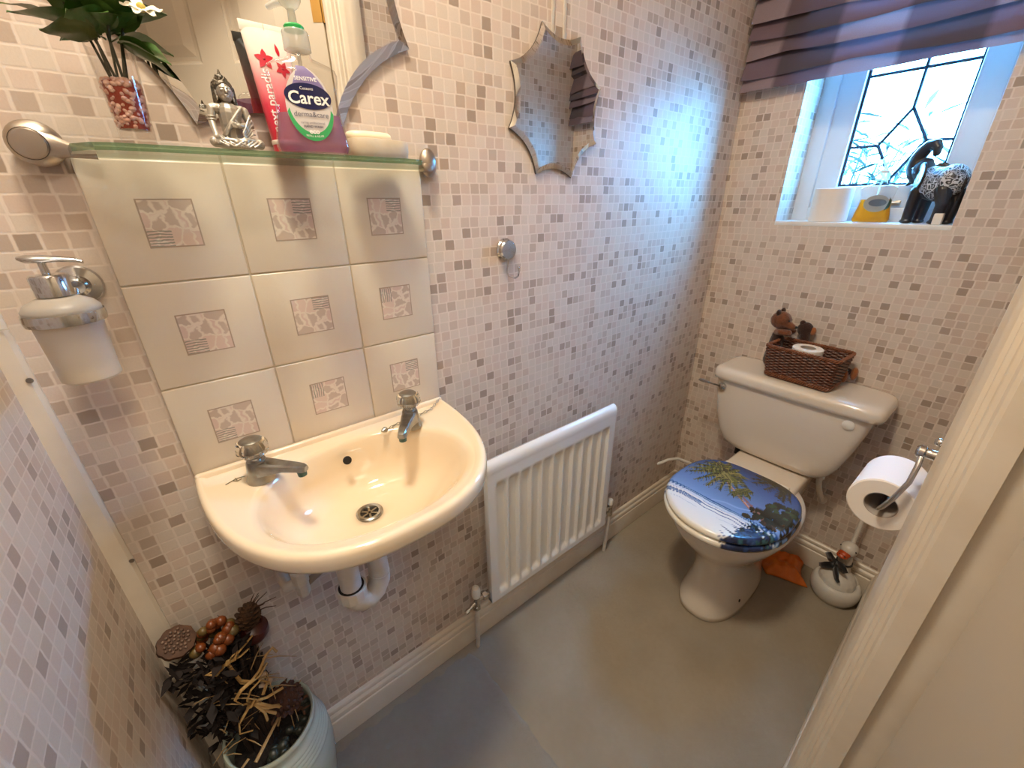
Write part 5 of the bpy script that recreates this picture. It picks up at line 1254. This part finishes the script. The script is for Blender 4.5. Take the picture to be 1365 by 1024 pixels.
# ---------------------------------------------------------------- roll on its wall holder
t = thing('roll_holder', 'chrome wall holder carrying the paper roll beside the door frame', 'roll holder', (0.815, fw(0.815), 0.90))
yo = fw(0.815)
obj('wall_plate', MB().box((-.022, .0005, -.022), (.030, .006, .036), .0022).lathe([(.010, .005), (.010, .010), (.0075, .014), (.0075, .022), (.0095, .024), (.0095, .030), (.006, .033), (0, .0335)], seg=20, Mx=AT((-.004, 0, .010), (0, 1, 0))), M['chrome'], t)
obj('roll_arm', MB().tube([(-.004, .026, .010), (-.020, .024, -.004), (-.029, .025, -.030), (-.032, .033, -.062), (-.031, .040, -.082), (-.026, .0425, -.0888), (-.014, .043, -.0895), (.030, .043, -.0895), (.078, .043, -.0895)], .0034, 10), M['chrome'], t)
obj('knob', MB().ell((.012, .014, .024), .0065, seg=14, rings=10), M['chrome'], t)
t = thing('toilet_roll', 'white paper roll hanging on the chrome holder beside the door frame', 'toilet roll', (0.80, yo + 0.0430, 0.8105))
tissue(t, 0.0420, 0.100, AT((0, 0, 0), (1, 0, 0)))
obj('paper_tail', MB().grid(lambda u, v: (.002 + .096 * u, -.0422 + .0003 * math.sin(5 * u), -.060 * v), 6, 6), M['paperroll'], t)

# ---------------------------------------------------------------- goose brush holder and orange cloth
def goose():
    t = thing('brush_holder', 'white goose-shaped brush holder with a black ribbon bow in the corner', 'brush holder', (1.520, -0.657, 0.0))
    M['ceram'] = pm('white_ceramic', 'D9D3C9', 0.22, coat=0.4)
    k = 0.001; V = lambda *a: tuple(q * k for q in a)
    mb = MB().lathe([(0, 0), (.050, 0), (.056, .003), (.0655, .022), (.0690, .040), (.0680, .056), (.0630, .067), (.0565, .0715), (.052, .070), (.050, .066), (0, .064)], seg=56)
    obj('bowl', mb, M['ceram'], t, angle=70)
    b = MB().ell(V(0, 2, 70), V(53, 52, 46)).cap(V(8, 2, 96), V(5, 2, 190), 25 * k, 14.5 * k).ell(V(2, 3, 203), V(27, 25, 24))
    b.ell(V(36, -30, 72), V(18, 16, 14)).ell(V(40, -20, 78), V(14, 14, 10)).ell(V(28, -40, 68), V(14, 12, 12))
    link('goose_body', fused(b, .0024, 5, M['ceram'], 'goose_body'), t)
    bk = MB().ell(V(-22, 8, 193), V(15, 17, 11)).ell(V(-28, 10, 188), V(13, 16, 8.5))
    o = link('beak', fused(bk, .0012, 3, pm('orange_glaze', 'B5481C', 0.2, coat=0.5), 'beak'), t); o['label'] = 'orange beak'
    for p in ((-37.5, 3, 194), (-33.5, 17, 194)): obj('nostril', MB().ell(V(*p), V(2.4, 2.4, 2.4), seg=8, rings=6), M['black'], o)
    for p in ((-9, 25, 211), (-15, -16.5, 212)): obj('eye', MB().ell(V(*p), V(2.2, 2.2, 2.2), seg=8, rings=6), M['black'], o)
    rb = pm('black_ribbon', '101012', 0.45, sheen=0.3)
    c = Vector(V(-20, 14, 143)); u = Vector((0.50, 0.86, 0)).normalized(); w = Vector((0, 0, 1)); n = Vector((-.86, .5, 0))
    def band(pts, wd, nm, par):
        mb = MB(); vs = []; P = [c + u * a * k + w * b_ * k + n * d * k for a, b_, d in pts]
        for i, p in enumerate(P):
            tg = (P[min(i + 1, len(P) - 1)] - P[max(i - 1, 0)]).normalized(); s = n.cross(tg).normalized() * wd * k * (0.55 + 0.45 * math.sin(PI * min(1, (i + 1.0) / len(P))))
            vs += [p + s, p - s]
        mb.add(vs, [(2 * i, 2 * i + 1, 2 * i + 3, 2 * i + 2) for i in range(len(P) - 1)])
        o = obj(nm, mb, rb, par, angle=80); m = o.modifiers.new('thick', 'SOLIDIFY'); m.thickness = .0012; return o
    bow = obj('ribbon_bow', MB().ell(tuple(c + n * .004), V(8, 8, 8)), rb, t, 'black ribbon bow')
    for s_ in (-1, 1):
        band([(0, 0, 5), (10 * s_, 10, 9), (24 * s_, 16, 10), (31 * s_, 8, 7), (24 * s_, -2, 4), (10 * s_, -4, 5), (0, 0, 5)], 12, 'bow_loop', bow)
        band([(0, -2, 5), (8 * s_, -12, 12), (19 * s_, -22, 17), (28 * s_, -32, 20), (38 * s_, -38, 20)], 11, 'bow_tail', bow)
    obj('neck_ribbon', MB().tube([V(6 + 20 * math.cos(a), 2 + 20 * math.sin(a), 145 + 2 * math.cos(a)) for a in [2 * PI * i / 28 for i in range(28)]], .0032, 6, True), rb, t)
    obj('brush_handle', MB().tube([V(16, 2, 150), V(19, 2, 250), V(21, 2, 395)], .0062, 12).ell(V(21, 2, 398), V(8.5, 8.5, 8.5)), M['white'], t)
goose()
def bag():
    M['orange'] = pm('orange_plastic', 'F5822A', 0.38, var=(20, 'E56C18', 0.6))
    rnd = random.Random(9)
    def fn(u, v):
        x = -.075 + .135 * u; y = -.062 + .124 * v
        e = min(u, 1 - u, v, 1 - v); h = .034 * min(1, e / .22) ** .7
        h *= 0.75 + 0.25 * abs(math.sin(4 * u + 2 * v)) ; h += .003 * math.sin(15 * u - 7 * v) * min(1, e / .1) + .002 * math.sin(25 * v + 9 * u) * min(1, e / .1)
        return (x + .012 * math.sin(5 * v + 1) * (u - .3), y + .014 * math.sin(4 * u), max(.001, h) + .001)
    mb = MB().grid(fn, 36, 34); o = obj('orange_bag', mb, M['orange'], None, angle=25, fix=False)
    m = o.modifiers.new('thick', 'SOLIDIFY'); m.thickness = .0012; m.offset = 1
    o.location = (1.532, -0.508, 0); o.rotation_euler = (0, 0, R(24))
    tag(o, 'crumpled orange plastic bag on the carpet right of the toilet', 'bag')
bag()

# ---------------------------------------------------------------- carpet offcut by the door
def offcut():
    rnd = random.Random(3); n = 70; top = []
    def edge(y):
        return 0.4655 + 0.0018 * math.sin(y * 60) + 0.0012 * math.sin(y * 151 + 1) - 0.012 * max(0, (y + .25) / .25) ** 6 * 0
    def fn(u, v):
        y = -1.30 + (1.30 - 0.0375) * v; yy = y - (0.004 * math.sin(u * 40) + .003 * math.sin(u * 93)) * (v == 1)
        x0 = -0.1285; x = x0 + (edge(y) - x0) * u
        if y < -0.75: x = min(x, 0.59)
        lift = 0.0045 + 0.004 * max(0, 1 - (1 - u) / .05) * (0.4 + 0.6 * v)
        if u in (0.0, 1.0) or v in (0.0, 1.0): lift = 0.0006
        if v > 0.96 and u > 0.8: x -= 0.012 * ((v - .96) / .04) ** 2 * ((u - .8) / .2)
        return (x, yy, lift)
    o = obj('carpet_offcut', MB().grid(fn, 60, 90), M['carpet2'], None, angle=70, fix=False)
    tag(o, 'grey carpet offcut with a cut edge laid over the floor by the door', 'carpet')
offcut()

# ---------------------------------------------------------------- corner: pot of dried pods and the dried bouquet
PC = (-0.020, -0.105)
def pot():
    t = thing('ceramic_pot', 'pale green glazed pot of dark dried pods in the left corner', 'pot', (PC[0], PC[1], 0.0052))
    g = NT('celadon_glaze'); n = g.noise(22, 4)
    g.set(color=g.mix(n, lin('A8B3A6'), lin('C6CDBF')), rough=0.22, coat=0.4); g.bump(g.noise(40, 3), 0.15, .003)
    pr = [(0, 0), (.056, 0), (.060, .003), (.074, .070), (.0855, .140), (.0915, .200), (.0925, .235), (.0905, .262)]
    for i in range(5): z = .266 + i * .0085; r = .0895 - .0024 * i; pr += [(r, z), (r + .0012, z + .003), (r - .0006, z + .006)]
    pr += [(.0765, .312), (.0745, .320), (.0770, .328), (.0775, .334), (.0750, .339), (.0715, .337), (.0695, .328), (.0700, .290), (.070, .20), (0, .19)]
    obj('pot_body', MB().lathe(pr, seg=72), g.m, t, angle=55)
    obj('pot_filling', MB().lathe([(0, .2000), (.069, .2000), (.069, .286), (.045, .292), (0, .290)], seg=32), pm('dark_filling', '1A120E', 0.9, bump=(90, 0.8, 0.01)), t)
    pm_ = pm('dark_pod', '24261F', 0.35, var=(70, '4A4E44', 0.7)); rnd = random.Random(11)
    for i in range(46):
        a = rnd.uniform(-1.9, 0.55); r = .030 + .036 * math.sqrt(rnd.random()); z = .292 + .030 * rnd.random()
        q = rnd.uniform(.0065, .0095)
        obj('seed_pod', MB().ell((0, 0, 0), (q, q * .85, q * 1.15), T(r * math.cos(a), r * math.sin(a), z) @ RX(rnd.uniform(-1, 1)) @ RY(rnd.uniform(-1, 1)), 10, 7), pm_, t)
    pp = pm('potpourri_brown', '6B4630', 0.8, var=(60, '3C261B', 0.7))
    for i in range(26):
        a = rnd.uniform(-.6, 2.4); r = .060 * math.sqrt(rnd.random()); c = Vector((r * math.cos(a) + .006, r * math.sin(a), .298 + .022 * rnd.random())); th = rnd.uniform(0, 6.28)
        pts = [c + Vector((.011 * math.cos(th + q), .011 * math.sin(th + q), .006 * math.sin(q * 1.3))) for q in (0, .5, 1.0, 1.6, 2.2)]
        obj('wood_curl', MB().tube(pts, [.0012, .0028, .0030, .0026, .0012], 6, flat=.45), pp, t)
pot()
def bouquet():
    t = thing('dried_bouquet', 'dark dried bouquet of berries and seed heads tied with raffia, leaning in the corner', 'dried flowers', (PC[0], PC[1], 0.29))
    W_ = lambda x, y, z: (x - PC[0], y - PC[1], z - .29)
    rnd = random.Random(21)
    dk = pm('dark_dried_stem', '2A1A12', 0.85, var=(60, '180E0A', 0.8)); st = M['straw'] = pm('pale_straw', 'A88A5E', 0.7, var=(50, '7E6240', 0.7))
    rf = pm('raffia', 'B08C55', 0.65, var=(60, '8A683A', 0.6))
    mb = MB()
    for i in range(70):
        a = rnd.uniform(0, 6.28); r0 = .030 * math.sqrt(rnd.random()); b = Vector(W_(-.040 + r0 * math.cos(a), -.088 + r0 * math.sin(a), .285))
        a2 = rnd.uniform(0, 6.28); q = math.sqrt(rnd.random()); e = Vector(W_(-.050 + .058 * q * math.cos(a2), -.056 + .036 * q * math.sin(a2), rnd.uniform(.42, .57)))
        m = b.lerp(e, .55) + Vector((0, 0, .01)); mb.tube([b, m, e], [.0045, .0040, .0022], 5)
    obj('stems', mb, dk, t, kind='stuff')
    lf = MB()
    for i in range(420):
        q = math.sqrt(rnd.random()); a = rnd.uniform(0, 6.28); p = Vector(W_(max(-.118, -.058 + .062 * q * math.cos(a)), -.062 + .046 * q * math.sin(a), rnd.uniform(.33, .545)))
        d = Vector((rnd.uniform(-1, 1), rnd.uniform(-1, .6), rnd.uniform(-.4, 1))).normalized(); l = rnd.uniform(.018, .036); s_ = d.cross(Vector((.2, .3, 1))).normalized() * l * .24
        lf.add([p, p + d * l * .5 + s_, p + d * l, p + d * l * .5 - s_], [(0, 1, 2, 3)])
    obj('dried_leaves', lf, pm('dark_dried_leaf', '20140F', 0.8, var=(50, '120B08', 0.7)), t, kind='stuff')
    # cup-shaped seed head, top left
    F = AT(W_(-.096, -.050, .575), (0.25, -0.42, 0.85))
    o = obj('seed_head', MB().lathe([(.004, -.055), (.010, -.030), (.022, -.006), (.0265, .004), (.0255, .010), (.020, .0115), (0, .012)], seg=28, lobes=(9, .04), Mx=F), pm('seed_head_brown', '543620', 0.7, var=(80, '382012', 0.7)), t, 'brown cup-shaped seed head', angle=50)
    sd = pm('seed_dark', '4A3226', 0.5, var=(90, 'A38A78', 0.6))
    for i in range(34):
        q = .019 * math.sqrt((i + .5) / 34); a = i * 2.39996
        obj('seed', MB().ell((0, 0, 0), (.0024, .0024, .0030), F @ T(q * math.cos(a), q * math.sin(a), .0125), 8, 6), sd, o)
    # orange berries
    bm_ = [pm('orange_berry', '7A3E18', 0.35, var=(40, '52260F', 0.6)), pm('olive_berry', '6E5A30', 0.4, var=(40, '46381A', 0.6))]
    bme = [mesh_of('berry', MB().ell((0, 0, 0), .0088, seg=14, rings=10), m_) for m_ in bm_]
    for i in range(34):
        q = math.sqrt(rnd.random()); a = rnd.uniform(0, 6.28); u = rnd.random()
        p = W_(-.046 + .032 * q * math.cos(a), -.062 + .024 * q * math.sin(a), .540 + .042 * (1 - q * q) + .012 * u)
        b = link('berry', bme[0 if rnd.random() < .72 else 1], t, p); s = rnd.uniform(.75, 1.1); b.scale = (s, s, s)
    # dark red fruit and scaly cone on the right
    o = obj('pomegranate', MB().lathe([(0, 0), (.012, .001), (.0225, .012), (.0245, .024), (.0200, .037), (.0085, .043), (.0065, .047), (.0090, .053), (.0060, .053), (0, .047)], seg=24, Mx=AT(W_(-.004, -.046, .500), (.35, -.25, .9))), pm('dark_red_fruit', '4A160E', 0.35, var=(40, '2C0E0A', 0.7)), t, 'dark red dried fruit')
    def cone(c, d, L, rr, m, lab):
        F = AT(W_(*c), d); o = obj('pine_cone', MB().lathe([(0, 0), (rr * .5, L * .08), (rr * .72, L * .3), (rr * .5, L * .75), (0, L)], seg=14, Mx=F), m, t, lab)
        for i in range(54):
            k = (i + .5) / 54; z = L * (.04 + .92 * k); r = rr * math.sin(PI * (.16 + .80 * k)) ** .8; a = i * 2.39996
            obj('cone_scale', MB().ell((0, 0, 0), (.0072 * (1.15 - .6 * k), .0062 * (1.15 - .6 * k), .0017), F @ RZ(a) @ T(r * .82, 0, z) @ RY(-.55), 8, 4), m, o)
    cm = pm('cone_brown', '3E2A1C', 0.75, var=(90, '66482F', 0.6)); 
    cone((-.002, -.058, .545), (.25, -.1, 1), .050, .020, cm, 'dark scaly cone above the red fruit')
    cone((.000, -.092, .360), (.55, -.55, .62), .064, .030, pm('red_brown_cone', '3C221A', 0.8, var=(60, '543224', 0.6)), 'reddish brown cone lower down')
    for i in range(9):
        a = rnd.uniform(-.5, 1.2); p = Vector(W_(.004, -.050, .560)); d = Vector((math.cos(a) * .8, -.2 + rnd.uniform(-.4, .2), .7 * math.sin(a) + .3)).normalized()
        obj('twig', MB().tube([p, p + d * .03 + Vector((0, 0, .004)), p + d * rnd.uniform(.042, .07)], [.0012, .0010, .0005], 5), pm('twig_%d' % i, '4A3020', 0.8) if i == 0 else bpy.data.materials['twig_0'], t)
    # raffia bows
    def loop(c, pts, r=.0026):
        c = Vector(W_(*c)); return MB().tube([c + Vector(p) for p in pts], r, 6, flat=.45)
    c1 = (-.042, -.090, .520)
    o = obj('raffia_bow', loop(c1, [(-.001, 0, -.002), (0, -.006, .004), (.003, -.004, .009)], .0055), rf, t, 'raffia bow')
    for pts in ([(0, 0, 0), (-.016, -.006, .006), (-.030, -.004, .004), (-.018, -.010, -.002), (0, 0, 0)], [(0, 0, 0), (.010, -.006, .016), (.018, -.006, .020), (.012, -.010, .010), (0, 0, 0)], [(0, 0, 0), (.016, -.004, .012), (.032, -.002, .022), (.044, .0, .030)], [(0, 0, 0), (.020, -.004, .004), (.034, -.003, .010)],
                [(0, -.002, 0), (.004, -.010, -.018), (.008, -.014, -.040), (.020, -.016, -.052), (.036, -.010, -.046), (.052, .0, -.030), (.064, .006, -.028), (.068, .004, -.042)], [(0, -.002, 0), (.002, -.010, -.020), (.006, -.014, -.044), (.018, -.014, -.058), (.034, -.012, -.054), (.05, -.004, -.044)]):
        obj('raffia_strand', loop(c1, pts, .0026), rf, o)
    c2 = (-.030, -.118, .435)
    o = obj('raffia_bow', loop(c2, [(-.006, 0, -.004), (0, -.006, 0), (.006, -.002, .006)], .006), rf, t, 'lower raffia bow')
    for pts in ([(0, 0, 0), (.014, -.008, -.012), (.024, -.008, -.030), (.034, -.004, -.044)], [(0, 0, 0), (.010, -.008, -.018), (.018, -.010, -.036), (.026, -.010, -.050)], [(0, 0, 0), (.022, -.004, -.006), (.048, .0, -.012)], [(0, 0, 0), (-.014, -.006, -.010), (-.026, -.006, -.024), (-.030, -.010, -.044), (-.012, -.014, -.050)],
                [(0, 0, 0), (-.004, -.008, .020), (.006, -.008, .038), (.022, -.002, .040), (.030, .0, .024), (.018, -.004, .006)], [(0, 0, 0), (-.012, -.006, .014), (-.018, -.008, .036), (-.006, -.008, .050), (.016, -.002, .052)], [(0, 0, 0), (.012, -.012, -.026), (.012, -.016, -.046)], [(0, 0, 0), (.016, -.010, -.022), (.030, -.008, -.036), (.036, -.006, -.050)]):
        obj('raffia_strand', loop(c2, pts, .0028), rf, o)
    wf = pm('pale_fluff', 'B9A594', 0.9, bump=(120, .6, .004))
    for p, q in (((-.006, -.082, .432), (.009, .006, .013)), ((-.014, -.086, .415), (.007, .006, .009)), ((.000, -.080, .412), (.006, .005, .008))): obj('dried_petal', MB().ell(W_(*p), q, seg=12, rings=8), wf, t, 'pale dried petals')
    for i in range(34):
        a = rnd.uniform(0, 6.28); p = Vector(W_(-.045 + rnd.uniform(-.05, .07), -.085 + rnd.uniform(-.04, .03), rnd.uniform(.33, .50)))
        d = Vector((rnd.uniform(-.6, 1), rnd.uniform(-.8, .3), rnd.uniform(-.5, .6))).normalized(); L = rnd.uniform(.03, .08)
        if (p + d * L).x + PC[0] < -.125: d.x = abs(d.x)
        if (p + d * L).y + PC[1] > -.006: d.y = -abs(d.y)
        obj('straw', MB().tube([p, p + d * L * .5 + Vector((0, 0, .004)), p + d * L], [.0008, .0011, .0005], 5), st, t)
    for p0, p1, r in (((-.052, -.160, .345), (.046, -.070, .352), .0026), ((.002, -.085, .352), (.040, -.055, .350), .0018), ((-.01, -.12, .338), (.018, -.085, .352), .0017), ((-.06, -.150, .350), (-.085, -.170, .342), .002)):
        p0, p1 = Vector(W_(*p0)), Vector(W_(*p1)); obj('straw', MB().tube([p0, p0.lerp(p1, .5) + Vector((0, 0, .006)), p1], [r * 1.3, r, r * .5], 6, flat=.5), st, t)
bouquet()
